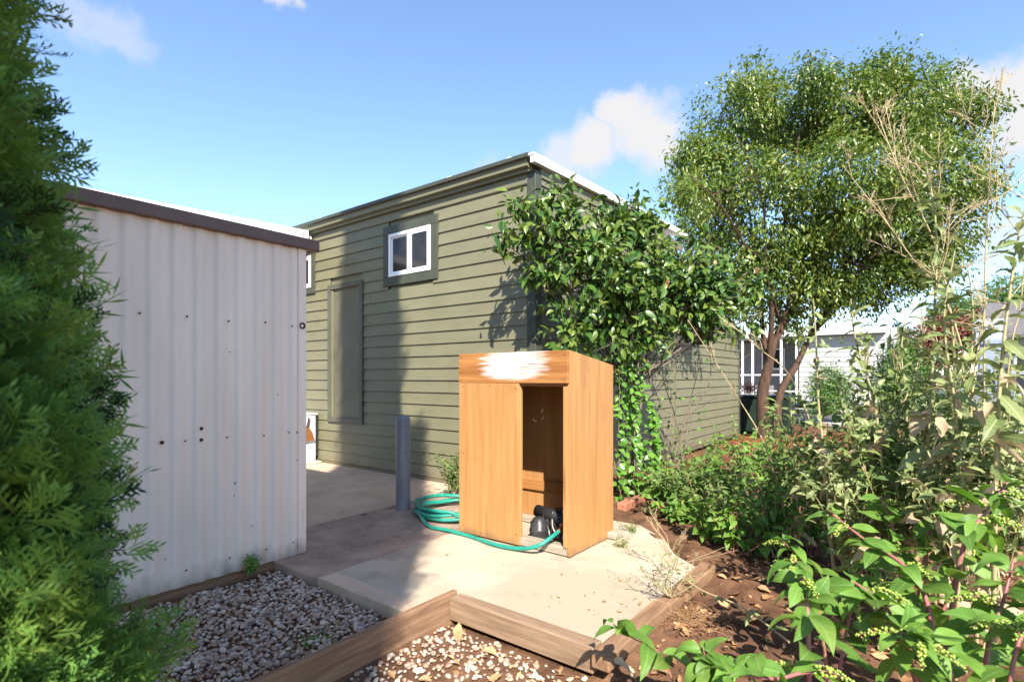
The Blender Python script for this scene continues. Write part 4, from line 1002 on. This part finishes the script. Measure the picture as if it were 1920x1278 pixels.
# leaf litter and straw
dl = [leaf_t(W=.5, seg=4, half=1, fold=.3, droop=.5-.4*i, wav=.05) for i in range(4)]
n = 1900; x = rng.uniform(1.3, 4.4, n); y = rng.uniform(-4.2, .8, n); keep = ~((x < 2.3) & (y > -2.62))
x, y = x[keep], y[keep]; n = len(x)
T = np.stack([x, y, [soil_h(a, b)+.012 for a, b in zip(x, y)]], -1); a = rng.uniform(0, 6.28, n)
o = vf('leaf_litter', scatter(dl, T, frames(np.stack([np.cos(a), np.sin(a), 0*a], -1), norm(np.stack([rng.normal(size=n)*.3, rng.normal(size=n)*.3, 1+0*a], -1))), .028+.085*rng.random(n)**2), M['dead'], org=(3, -2, -.1))
tag(o, 'brown dead leaves scattered over the garden soil', 'leaf litter', kind='stuff')
n = 60; x = rng.uniform(-.2, 1.1, n); y = rng.uniform(-3.9, -2.9, n); a = rng.uniform(0, 6.28, n)
o = vf('fallen_leaves', scatter(dl, np.stack([x, y, np.full(n, -.032)], -1), frames(np.stack([np.cos(a), np.sin(a), 0*a], -1), norm(np.stack([rng.normal(size=n)*.3, rng.normal(size=n)*.3, 1+0*a], -1))), .02+.025*rng.random(n)), M['dead'], org=(.4, -3.4, -.06))
tag(o, 'small dry leaves lying on the grey pebbles by the shed', 'leaf litter', kind='stuff')
n = 110; x = np.concatenate([rng.uniform(.3, 2.1, 40), 2.12-abs(rng.normal(size=70))*.22]); y = np.concatenate([rng.uniform(-2.4, -.2, 40), rng.uniform(-2.3, .05, 70)]); kp = ~((x < 1.42) & (y > -1.6)); x, y = x[kp], y[kp]; n = len(x); a = rng.uniform(0, 6.28, n)
o = vf('slab_litter', scatter(dl, np.stack([x, y, np.full(n, .006)], -1), frames(np.stack([np.cos(a), np.sin(a), 0*a], -1), norm(np.stack([rng.normal(size=n)*.2, rng.normal(size=n)*.2, 1+0*a], -1))), .012+.028*rng.random(n)**2), M['dead'], org=(1.8, -1.2, 0))
tag(o, 'small brown leaf bits blown onto the pale slab', 'leaf litter', kind='stuff')
st = []
sc0 = gnd(1300, 1165, -.06)
for k in range(170):
    p = sc0+Vector((rng.normal()*.09, rng.normal()*.09, .01+.03*rng.random())); q = p+Vector((rng.normal()*.07, rng.normal()*.07, rng.normal()*.02)); st.append(tube([p, (p+q)/2+Vector((0, 0, .015)), q], .0016, .001, 4))
tag(vf('straw_heap', st, M['straw'], org=sc0), 'small heap of dry brown roots beside the slab-edge beams', 'straw', kind='stuff')
st = []
for k in range(1500):
    c = at(1540+rng.normal()*60, 812+rng.normal()*9, 10); c = gnd(1500+rng.normal()*90, 815+abs(rng.normal())*14, -.07)
    a = rng.uniform(0, 6.28); q = c+Vector((math.cos(a), math.sin(a), .05))*.12; st.append(tube([c+Vector((0, 0, .01)), q+Vector((0, 0, .01))], .004, .003, 3))
tag(vf('pine_straw', st, mat('orange_pine_straw', (.36, .12, .04), (.24, .08, .03), rough=.95, scale=9), org=gnd(1500, 815, -.08)), 'orange pine straw on the ground by the tree trunks', 'pine straw', kind='stuff')

# ------------------------------------------------------------------ weeds in the right bed
POKE = leaf_variants('poke', M['poke'], n=6, W=.42, seg=9, half=2, fold=.10, droop=.62, wav=.022, tip=.9, petiole=.10)
LETT = leaf_variants('lettuce', M['lettuce'], n=6, W=.31, seg=9, half=2, fold=.14, droop=.55, wav=.03, tip=.7, jag=.14)
DRY = leaf_variants('dry', M['dead_pale'], n=4, W=.30, seg=11, half=2, fold=.45, droop=1.3, wav=.07, tip=.7, jag=.12)
SUNW = np.array([-sun_v.x, -sun_v.y, -sun_v.z])
def leafy(parent, pts, n, size, meshes, t0=.2, t1=1.0, up=.25, taper=.45, lean=.35, name='leaf'):
    N = len(pts)-1
    for i in range(n):
        t = t0+(t1-t0)*i/max(n-1, 1); f = t*N; k = min(int(f), N-1); p = pts[k].lerp(pts[k+1], f-k)
        a = i*2.4+rng.normal()*.35
        d = np.array([math.cos(a), math.sin(a), up-.1+rng.normal()*.42+.5*max(0, t-.75)])
        nn = np.array([0, 0, .9])+rng.normal(size=3)*.45+SUNW*lean*1.3
        leaf_obj(meshes[int(rng.integers(len(meshes)))], p, d, nn, size*(1.05-taper*t)*(.75+.5*rng.random()), parent, name)
BER = icos(1)
def raceme(parent, p, d, L=.12, r=.0062, droop=.5, name='berry_cluster'):
    d = Vector(d).normalized(); pts = [Vector(p)+d*L*t+Vector((0, 0, -droop*L*t*t)) for t in np.linspace(0, 1, 7)]
    o = vf('raceme_stem', [tube(pts, .0022, .001, 5)], M['stem_pink'], parent)
    n = int(L/r*2.1); c = []
    for i in range(n):
        t = .18+.82*i/n; q = pts[0].lerp(pts[-1], t) if False else Vector(p)+d*L*t+Vector((0, 0, -droop*L*t*t))
        c.append(np.array(q)+rand_dirs(1)[0]*r*(2.6-1.5*t))
    c = np.array(c); f = np.tile(np.eye(3), (n, 1, 1))
    b = vf('berries', scatter([BER], c, f, r*(1.1-.5*np.linspace(.1, 1, n))), M['berry'], o); b['kind'] = 'stuff'
    return o
def rooted(s):
    P = [at(*q) for q in s]; P[0].z = soil_h(P[0].x, P[0].y)-.02; return P
def poke_plant(label, stems, leaves, size, red=True, rac=2, r0=.008, rl=.12, name='pokeweed', lean=.35):
    """stems: lists of (px, py, depth) from the root upwards, turned into world positions"""
    S = [smooth_path(rooted(s), 5) for s in stems]
    root = S[0][0].copy(); t = thing(name, label, 'plant', root, 'pokeweed plants')
    for s, nl in zip(S, leaves):
        vf('stem', [tube(s, r0, r0*.35, 8)], M['stem_pink'] if red else M['stem_green'], t)
        leafy(t, s, int(nl*2.5), size, POKE, t0=.22, lean=lean)
        for k in range(rac):
            q = s[int(len(s)*(.45+.45*rng.random()))]; a = rng.uniform(0, 6.28); raceme(t, q, (math.cos(a), math.sin(a), .35), 1.15*rl*(.8+.4*rng.random()))
    return t
poke_plant('pokeweed sprig with few broad leaves reaching over the beam end', [[(1300, 1330, 2.10), (1245, 1235, 2.2), (1185, 1195, 2.28), (1150, 1170, 2.3)]], [6], .175, rac=0, r0=.004)
poke_plant('young pokeweed rosette at the lower edge in front of the beam corner', [[(1340, 1345, 1.95), (1330, 1270, 1.98), (1318, 1215, 2.0)], [(1340, 1345, 1.95), (1365, 1290, 1.95), (1375, 1245, 1.98)]], [9, 7], .18, rac=0, r0=.005)
poke_plant('pokeweed with thick magenta stem lying along the lower edge', [[(1640, 1300, 1.75), (1560, 1284, 1.68), (1450, 1272, 1.6), (1370, 1262, 1.55)], [(1520, 1278, 1.65), (1516, 1190, 1.75), (1508, 1110, 1.85), (1490, 1050, 1.9)]], [4, 9], .18, rac=2, r0=.009, rl=.10)
poke_plant('pokeweed with arching magenta stem in front of the tall dry lettuce', [[(1775, 1290, 1.95), (1745, 1160, 2.05), (1700, 1065, 2.15), (1620, 1010, 2.3), (1550, 955, 2.45)], [(1748, 1165, 2.05), (1800, 1050, 2.05), (1850, 960, 2.1), (1890, 900, 2.15)],
                                                                                                   [(1770, 1280, 1.95), (1690, 1190, 1.9), (1640, 1120, 1.9), (1600, 1090, 1.95)]], [11, 10, 8], .19, rac=4, r0=.011)
poke_plant('pokeweed filling the lower corner with broad leaves and green berries', [[(1830, 1330, 1.75), (1850, 1230, 1.75), (1880, 1130, 1.8), (1900, 1050, 1.85)], [(1830, 1330, 1.75), (1780, 1250, 1.7), (1720, 1200, 1.7), (1680, 1180, 1.75)],
                                                                                    [(1850, 1330, 1.6), (1900, 1240, 1.6), (1950, 1150, 1.65)]], [11, 9, 9], .19, rac=4, r0=.009, rl=.13)
poke_plant('pokeweed with drooping leaves just right of the dark soil', [[(1560, 1190, 2.35), (1530, 1120, 2.4), (1500, 1050, 2.45), (1465, 1010, 2.5)], [(1560, 1190, 2.35), (1600, 1120, 2.4), (1620, 1060, 2.4)]], [9, 8], .175, rac=3)
poke_plant('pokeweed standing before the dry lettuce stalk', [[(1700, 1120, 2.6), (1680, 1020, 2.65), (1650, 930, 2.7)], [(1700, 1120, 2.6), (1740, 1010, 2.6), (1770, 940, 2.6)], [(1720, 1130, 2.5), (1800, 1060, 2.5), (1850, 1010, 2.5)]], [9, 9, 8], .175, rac=3)
mids = ['low pokeweed nearest the slab-edge beams', 'pokeweed growing beside the red edging stones', 'pokeweed in the middle of the green patch before the wall', 'pokeweed at the back of the green patch below the tree',
        'pokeweed patch plant left of the tree trunks', 'pokeweed hanging green berry clusters over the shaded soil', 'pokeweed behind the shaded soil bed', 'pokeweed right of the tree trunks, before the pine straw', 'pokeweed at the foot of the leaning dry stem', 'pokeweed farthest along the wall beside the bare twigs',
        'pokeweed amid the green patch under the leaning dry stem', 'pokeweed hiding the base of the tree trunks', 'pokeweed below the slender wild lettuce', 'pokeweed below the lettuce silhouetted against the sky', 'low pokeweed spilling onto the dirt behind the slab', 'low pokeweed over the shaded dirt at the slab corner', 'low pokeweed at the end of the red edging stones']
for k, (px, py, h) in enumerate(((1385, 1050, .52), (1300, 965, .55), (1365, 975, .62), (1430, 930, .72), (1340, 905, .75), (1450, 1050, .68), (1520, 1040, .68), (1510, 930, .66), (1560, 1000, .66), (1275, 925, .5), (1460, 980, .7), (1400, 900, .8), (1600, 1060, .7), (1650, 1100, .7), (1262, 985, .36), (1318, 1025, .36), (1240, 945, .40))):
    dd = 1410/(py-HZ); st = []; hp_ = h/dd*FPX; wp = .22/dd*FPX
    for q in range(6):
        ex = px+rng.normal()*wp; ez = hp_*(.6+.5*rng.random()); d2 = dd+rng.normal()*.16
        st.append([(px+rng.normal()*8, py, dd), (px+(ex-px)*.5, py-ez*.55, (dd+d2)/2), (ex, py-ez, d2)])
    poke_plant(mids[k], st, [8]*6, .15, red=k % 3 == 0, rac=1, r0=.005, rl=.10)

def panicle(p, d, L, depth, out, spread=.55):
    q = p+d*L; out.append(tube([p, p+d*L*.5+Vector(rng.normal(size=3))*L*.05, q], .0019*(.6**(2-depth))+.0006, .0006+.0006*depth, 5))
    if depth == 0: return
    for k in range(5):
        u = .3+.7*k/5; b = p+d*L*u; nd = (d+Vector(rng.normal(size=3))*spread+Vector((0, 0, .25))).normalized(); panicle(b, nd, L*.42*(1.2-.5*u), depth-1, out)
def tall_weed(label, path, nleaf, size, dry=4, pan=6, r0=.010, tan=False, name='wild_lettuce', t1=.92, pl=.45):
    s = smooth_path(rooted(path), 7); t = thing(name, label, 'plant', s[0].copy(), 'tall weeds in the right bed')
    vf('stalk', [tube(s, r0, r0*.3, 8)], M['stem_tan'] if tan else M['stem_green'], t)
    if nleaf: leafy(t, s, int(nleaf*.85), size*.88, LETT, t0=.22, t1=t1, up=.45, taper=.55, lean=.2)
    if dry: leafy(t, s, dry, size*.95, DRY, t0=.10, t1=.42, up=-.1, taper=.1, lean=.2, name='dry_leaf')
    out = []
    for k in range(pan):
        i = int(len(s)*(.62+.37*k/max(pan, 1))); i = min(i, len(s)-1); d = (s[min(i+1, len(s)-1)]-s[max(i-1, 0)]).normalized()
        panicle(s[i], (d*.8+Vector(rng.normal(size=3))*.5).normalized(), pl*(1-.4*k/max(pan, 1)), 2, out)
    if out: vf('panicle', out, M['stem_tan'], t)['kind'] = 'stuff'
    return t
tall_weed('tallest wild lettuce with twisted grey-green leaves and dry lower leaves', [(1735, 1130, 2.75), (1738, 900, 2.75), (1750, 650, 2.75), (1755, 430, 2.8), (1735, 300, 2.85)], 70, .23, 9, 5)
tall_weed('wild lettuce with upright leaves silhouetted against the gap of sky', [(1690, 1110, 2.9), (1660, 930, 2.9), (1640, 760, 2.95), (1605, 640, 3.0), (1595, 560, 3.0)], 44, .19, 6, 1, pl=.15)
tall_weed('slender wild lettuce before the small round shrub', [(1570, 1010, 3.2), (1548, 880, 3.2), (1535, 760, 3.25), (1530, 640, 3.3), (1525, 560, 3.3)], 36, .16, 4, 1, pl=.15)
tall_weed('wild lettuce leaning into the edge of the view', [(1860, 1110, 2.3), (1868, 880, 2.3), (1880, 660, 2.35), (1905, 470, 2.4), (1925, 380, 2.4)], 50, .20, 6, 2, pl=.2)
tall_weed('wild lettuce right beside the tallest one with pale dry leaves', [(1790, 1130, 2.5), (1800, 930, 2.5), (1790, 760, 2.55), (1770, 600, 2.6), (1790, 470, 2.6)], 50, .20, 8, 3, pl=.25)
tall_weed('dry branching weed stalk rising across the tree crown', [(1780, 1000, 3.0), (1790, 700, 3.0), (1760, 480, 3.0), (1690, 330, 3.0), (1640, 200, 3.05)], 6, .10, 2, 5, r0=.007, tan=True, t1=.6)
tall_weed('thin dry weed stalk with bare side twigs at the far edge of the crown', [(1850, 1000, 2.8), (1845, 700, 2.8), (1850, 420, 2.8), (1865, 190, 2.85)], 5, .09, 2, 5, r0=.006, tan=True, t1=.5)
tall_weed('bare pale stalk leaning over the house end', [(1490, 980, 4.2), (1440, 850, 4.3), (1380, 740, 4.4), (1290, 600, 4.5)], 9, .09, 0, 2, r0=.008, tan=True, t1=.9, pl=.2)
tall_weed('bare pale stalk leaning towards the tree trunk', [(1600, 850, 4.0), (1500, 740, 4.1), (1420, 650, 4.2), (1345, 590, 4.3)], 10, .09, 0, 2, r0=.006, tan=True, t1=.9, pl=.2)
tall_weed('long dry stalk slanting down from the crown of the tree', [(1900, 860, 2.6), (1800, 640, 2.8), (1700, 470, 2.9), (1580, 310, 3.0)], 6, .10, 0, 5, r0=.006, tan=True, t1=.8, pl=.3)
tall_weed('straggling weed stalk at the edge of the view', [(1840, 900, 2.6), (1890, 700, 2.6), (1915, 560, 2.6), (1935, 300, 2.6)], 12, .10, 1, 4, r0=.005, tan=True)
tall_weed('wild lettuce in front of the tall bright green shrub', [(1690, 1010, 3.7), (1695, 880, 3.7), (1700, 760, 3.7), (1690, 660, 3.75), (1700, 590, 3.8)], 36, .18, 6, 1, pl=.2)
tall_weed('wild lettuce just left of the silver car', [(1800, 1010, 3.5), (1805, 880, 3.5), (1815, 740, 3.5), (1825, 600, 3.55), (1815, 500, 3.6)], 38, .18, 6, 2, pl=.25)
tall_weed('short wild lettuce before the pine straw', [(1500, 960, 4.1), (1492, 880, 4.1), (1485, 800, 4.15), (1480, 720, 4.2)], 34, .16, 4, 1, pl=.15)
tall_weed('wild lettuce with pale twisted leaves amid the densest tangle', [(1640, 1060, 3.2), (1655, 930, 3.2), (1680, 800, 3.2), (1720, 680, 3.2), (1730, 560, 3.25)], 40, .19, 8, 2, pl=.25)
tall_weed('stout wild lettuce over the berry clusters', [(1830, 1080, 2.7), (1835, 940, 2.7), (1820, 800, 2.7), (1830, 680, 2.75), (1850, 560, 2.8)], 50, .21, 8, 2, pl=.25)
tall_weed('half-dead wild lettuce below the silver car', [(1750, 1070, 3.0), (1765, 960, 3.0), (1770, 860, 3.0), (1790, 770, 3.0)], 34, .20, 9, 1, pl=.15)
for k, (px, py, dd, h, w, lb) in enumerate(((1640, 980, 3.3, 330, 60, 'bushy small-leaved weed in front of the round shrub'), (1760, 960, 3.2, 330, 70, 'bushy small-leaved weed before the dark hedge plant'), (1850, 960, 2.9, 300, 60, 'bushy small-leaved weed before the silver car'),
                                            (1560, 960, 3.6, 200, 50, 'bushy small-leaved weed beside the pine straw'), (1890, 1010, 2.5, 250, 60, 'bushy small-leaved weed at the very edge of the view'), (1690, 1000, 3.0, 220, 60, 'bushy small-leaved weed under the dry lettuce leaves'),
                                            (1600, 1020, 3.1, 200, 60, 'low bushy weed above the arching magenta stem'), (1460, 960, 4.4, 150, 55, 'low bushy weed in the green patch before the trunks'), (1800, 1050, 2.6, 230, 70, 'low bushy weed among the berry clusters'),
                                            (1330, 960, 5.2, 110, 50, 'low bushy weed near the red edging stones'), (1720, 930, 3.9, 200, 80, 'bushy weed behind the tallest lettuce'), (1400, 1000, 4.6, 110, 50, 'low bushy weed over the shaded soil'))):
    root = at(px, py+60, dd); t = thing('bushy_weed', lb, 'plant', root, 'bushy weeds in the right bed'); st = []; TT = []
    for q in range(13):
        ex = px+rng.normal()*w*1.2; pts = smooth_path([root, at(px+(ex-px)*.6, py-h*.4, dd+rng.normal()*.12), at(ex, py-h*(.5+.6*rng.random()), dd+rng.normal()*.2)], 6)
        st.append(tube(pts, .0045, .0012, 5))
        for p in pts[2:]:
            for z in range(5): TT.append(np.array(p)+rng.normal(size=3)*.028)
    vf('stems', st, M['stem_green'], t); TT = np.array(TT); n = len(TT)
    o = vf('foliage', scatter([leaf_t(W=.36, seg=3, half=1, fold=.2, droop=.3+.2*i) for i in range(3)], TT, frames(norm(rand_dirs(n)+np.array([0, 0, .35])), norm(rand_dirs(n)*.6+np.array([0, 0, .7])+SUNW*.3)), .066*(.6+.8*rng.random(n))), M['weed'] if k % 2 else M['lettuce'], t); o['kind'] = 'stuff'

# dry twiggy shrub against the long wall
tb = gnd(1270, 915, -.03); tw = []
for k in range(9):
    e = at(1215+k*13+rng.normal()*10, 700+rng.normal()*60, 7.0+rng.normal()*.2); t_, pts = limb(tb+Vector(rng.normal(size=3))*.06, e, .009, .003, .12, 6); tw.append(t_)
    for q in range(7):
        p = pts[int(rng.integers(2, len(pts)))]; t2, _ = limb(p, p+Vector(rng.normal(size=3))*.22+Vector((0, 0, .1)), .0035, .0012, .2, 4); tw.append(t2)
bare = thing('twiggy_shrub', 'bare grey twiggy shrub against the long olive wall', 'shrub', tb); vf('stems', tw, M['twig'], bare)
VN = VINE
for k in range(46):
    p = at(1270+rng.normal()*45, 730+rng.normal()*60, 6.9+rng.normal()*.2); leaf_obj(VN[int(rng.integers(5))], p, rng.normal(size=3)+np.array([0, 0, -.2]), SUNW+rng.normal(size=3)*.3, .07, bare)

def small_plant(name, label, px, py, dd, w, h, nst, leaf, m, stem='stem_green', per=5, group=None):
    root = at(px, py, dd); t = thing(name, label, 'plant', root, group); st = []; TT = []
    for q in range(nst):
        pts = smooth_path([root, root+Vector((rng.normal()*w*.4, rng.normal()*w*.4, h*.45)), root+Vector((rng.normal()*w, rng.normal()*w, h*(.6+.5*rng.random())))], 5); st.append(tube(pts, .003, .001, 4))
        for p in pts[2:]:
            for z in range(per): TT.append(np.array(p)+rng.normal(size=3)*leaf*.6)
    vf('stems', st, M[stem], t); TT = np.array(TT); n = len(TT)
    o = vf('foliage', scatter([leaf_t(W=.55, seg=3, half=1, fold=.2, droop=.3+.2*i) for i in range(3)], TT, frames(norm(rand_dirs(n)+np.array([0, 0, .2])), norm(rand_dirs(n)*.6+np.array([0, 0, .7])+SUNW*.3)), leaf*(.6+.8*rng.random(n))), M[m], t); o['kind'] = 'stuff'
    return t
small_plant('bushy_plant', 'small pale-leaved plant between the hose coil and the wall', 852, 928, 6.0, .16, .50, 16, .035, 'weed', per=5)
small_plant('weed_tuft', 'small green weed tuft at the foot of the shed wall', 472, 1072, 3.72, .035, .10, 12, .022, 'poke', per=4)
small_plant('grass_tuft', 'low green weed against the standing plank among pebbles', 592, 1215, 2.85, .06, .05, 14, .016, 'poke', per=5)
g = gnd(1255, 1135, .03)
small_plant('spindly_weed', 'spindly pale weed growing between the slab-edge beams', 1258, 1120, 3.2, .20, .30, 14, .012, 'weed', 'stem_tan', per=3)
for k, (px, py, lb) in enumerate(((1180, 1000, 'tiny weed tuft on the soil behind the cabinet'), (1215, 965, 'thin weed tuft near the edging stones'), (1165, 1030, 'tiny weed on the slab edge right of the cabinet'))):
    p = gnd(px, py, -.02); dd = (CAM[2]+.02)*FPX/(py-HZ)
    small_plant('weed_tuft', lb, px, py, dd, .08, .10, 8, .015, 'weed', 'stem_tan', per=3)
# fallen thistle stem across the soil
s = smooth_path([gnd(1480, 1225, -.05)+Vector((0, 0, .06)), gnd(1390, 1170, -.05)+Vector((0, 0, .10)), gnd(1310, 1130, -.04)+Vector((0, 0, .09)), gnd(1265, 1100, 0)+Vector((0, 0, .14)), gnd(1250, 1075, 0)+Vector((0, 0, .26))], 6)
t = thing('fallen_thistle', 'pale fallen thistle stem lying over the beam onto the slab', 'plant', s[0].copy()); vf('stalk', [tube(s, .006, .002, 7)], M['stem_tan'], t)
leafy(t, s, 13, .095, LETT, t0=.08, t1=.85, up=.2, taper=.4)
out = []
for k in range(6): panicle(s[-1-2*k], Vector((rng.normal()*.6, rng.normal()*.6, .7)).normalized(), .20, 2, out)
vf('panicle', out, M['stem_tan'], t)['kind'] = 'stuff'
# big beige dead leaves on the weeds
for k, (px, py, dd) in enumerate(((1765, 820, 2.5), (1700, 905, 2.5), (1790, 935, 2.35), (1600, 865, 3.0), (1850, 1110, 1.95), (1870, 1150, 1.95), (1620, 760, 2.9), (1750, 720, 2.65), (1150, 1235, 2.55), (1650, 1010, 2.3), (1700, 980, 2.4), (1760, 1000, 2.2))):
    par = bpy.data.objects['wild_lettuce']
    leaf_obj(DRY[k % 4], at(px, py, dd), rng.normal(size=3)+np.array([CT, ST, -.2]), SUNW+rng.normal(size=3)*.7, .13+.05*rng.random(), par, 'dry_leaf')

# ------------------------------------------------------------------ shrubs and trees across the street
def bush(name, label, px, py, dd, rpx, hpx, m, n=900, per=7, leaf=.10, cat='shrub', group=None, trunk=True, conic=False):
    c = at(px, py, dd); root = c.copy(); root.z = 0.0 if dd > 17 else -.08; k = dd/FPX
    t = thing(name, label, cat, root, group)
    lobes = []
    if conic:
        for i in range(9): f = i/8; lobes.append((at(px, py+hpx*(1-2*f)*.9, dd), (rpx*k*(1.05-f)*.9, rpx*k*(1.05-f)*.9, hpx*k*.22)))
    else:
        for i in range(9): a = i*2.4; lobes.append((at(px+math.cos(a)*rpx*.45, py+math.sin(a)*hpx*.45, dd+rng.normal()*rpx*k*.3), (rpx*k*.55, rpx*k*.55, hpx*k*.55)))
    if trunk:
        tr = [limb(root, c+Vector((0, 0, -hpx*k*.2)), .03*rpx*k+.04, .03, .06, 7)[0]]+[limb(c+Vector((0, 0, -hpx*k*.5)), l[0], .03, .01, .1, 5)[0] for l in lobes]
        vf('trunk', tr, M['bark'], t)
    T, d, nn, S = clumped_leaves(lobes, n, per, leaf*.9, None, leaf, down=.2, shell=.5, jit=.9, up=.6)
    o = vf('foliage', scatter(tm_small, T, frames(d, nn), S), M[m], t); o['kind'] = 'stuff'; return t
bush('round_shrub', 'small round shrub in front of the white mobile home', 1553, 735, 20.3, 42, 50, 'shrub', 900, 8, .10)
bush('green_shrub', 'tall bright green shrub beside the white mobile home end', 1690, 720, 14.6, 48, 80, 'shrub', 1300, 9, .10)
bush('dark_shrub', 'dark spreading shrub low behind the tall lettuce', 1770, 790, 11.5, 70, 45, 'conifer', 1300, 8, .11)
bush('flower_shrub', 'small red-flowered plant on the porch of the mobile home', 1404, 727, 21.6, 16, 9, 'red_leaf', 160, 6, .07, trunk=False)
bush('green_tree', 'leafy green tree past the end of the mobile home', 1700, 680, 32, 55, 55, 'shrub', 900, 7, .22, 'tree', 'trees beyond the street')
bush('conifer_tree', 'dark pointed conifer far beyond the mobile home', 1688, 640, 60, 14, 38, 'conifer', 500, 6, .45, 'tree', 'trees beyond the street', conic=True)
bush('red_tree', 'dark red-leaved tree beyond the street', 1770, 640, 30, 62, 50, 'red_leaf', 1000, 7, .22, 'tree', 'trees beyond the street')
bush('red_tree', 'reddish tree directly above the silver car', 1840, 625, 27, 45, 40, 'red_leaf', 800, 7, .20, 'tree', 'trees beyond the street')
bush('green_tree', 'broad green tree behind the grey shingle roof', 1900, 575, 36, 75, 60, 'shrub', 1100, 8, .25, 'tree', 'trees beyond the street')
bush('green_tree', 'rounded green tree mostly hidden behind the tallest lettuce', 1790, 590, 45, 50, 40, 'shrub', 700, 7, .28, 'tree', 'trees beyond the street')
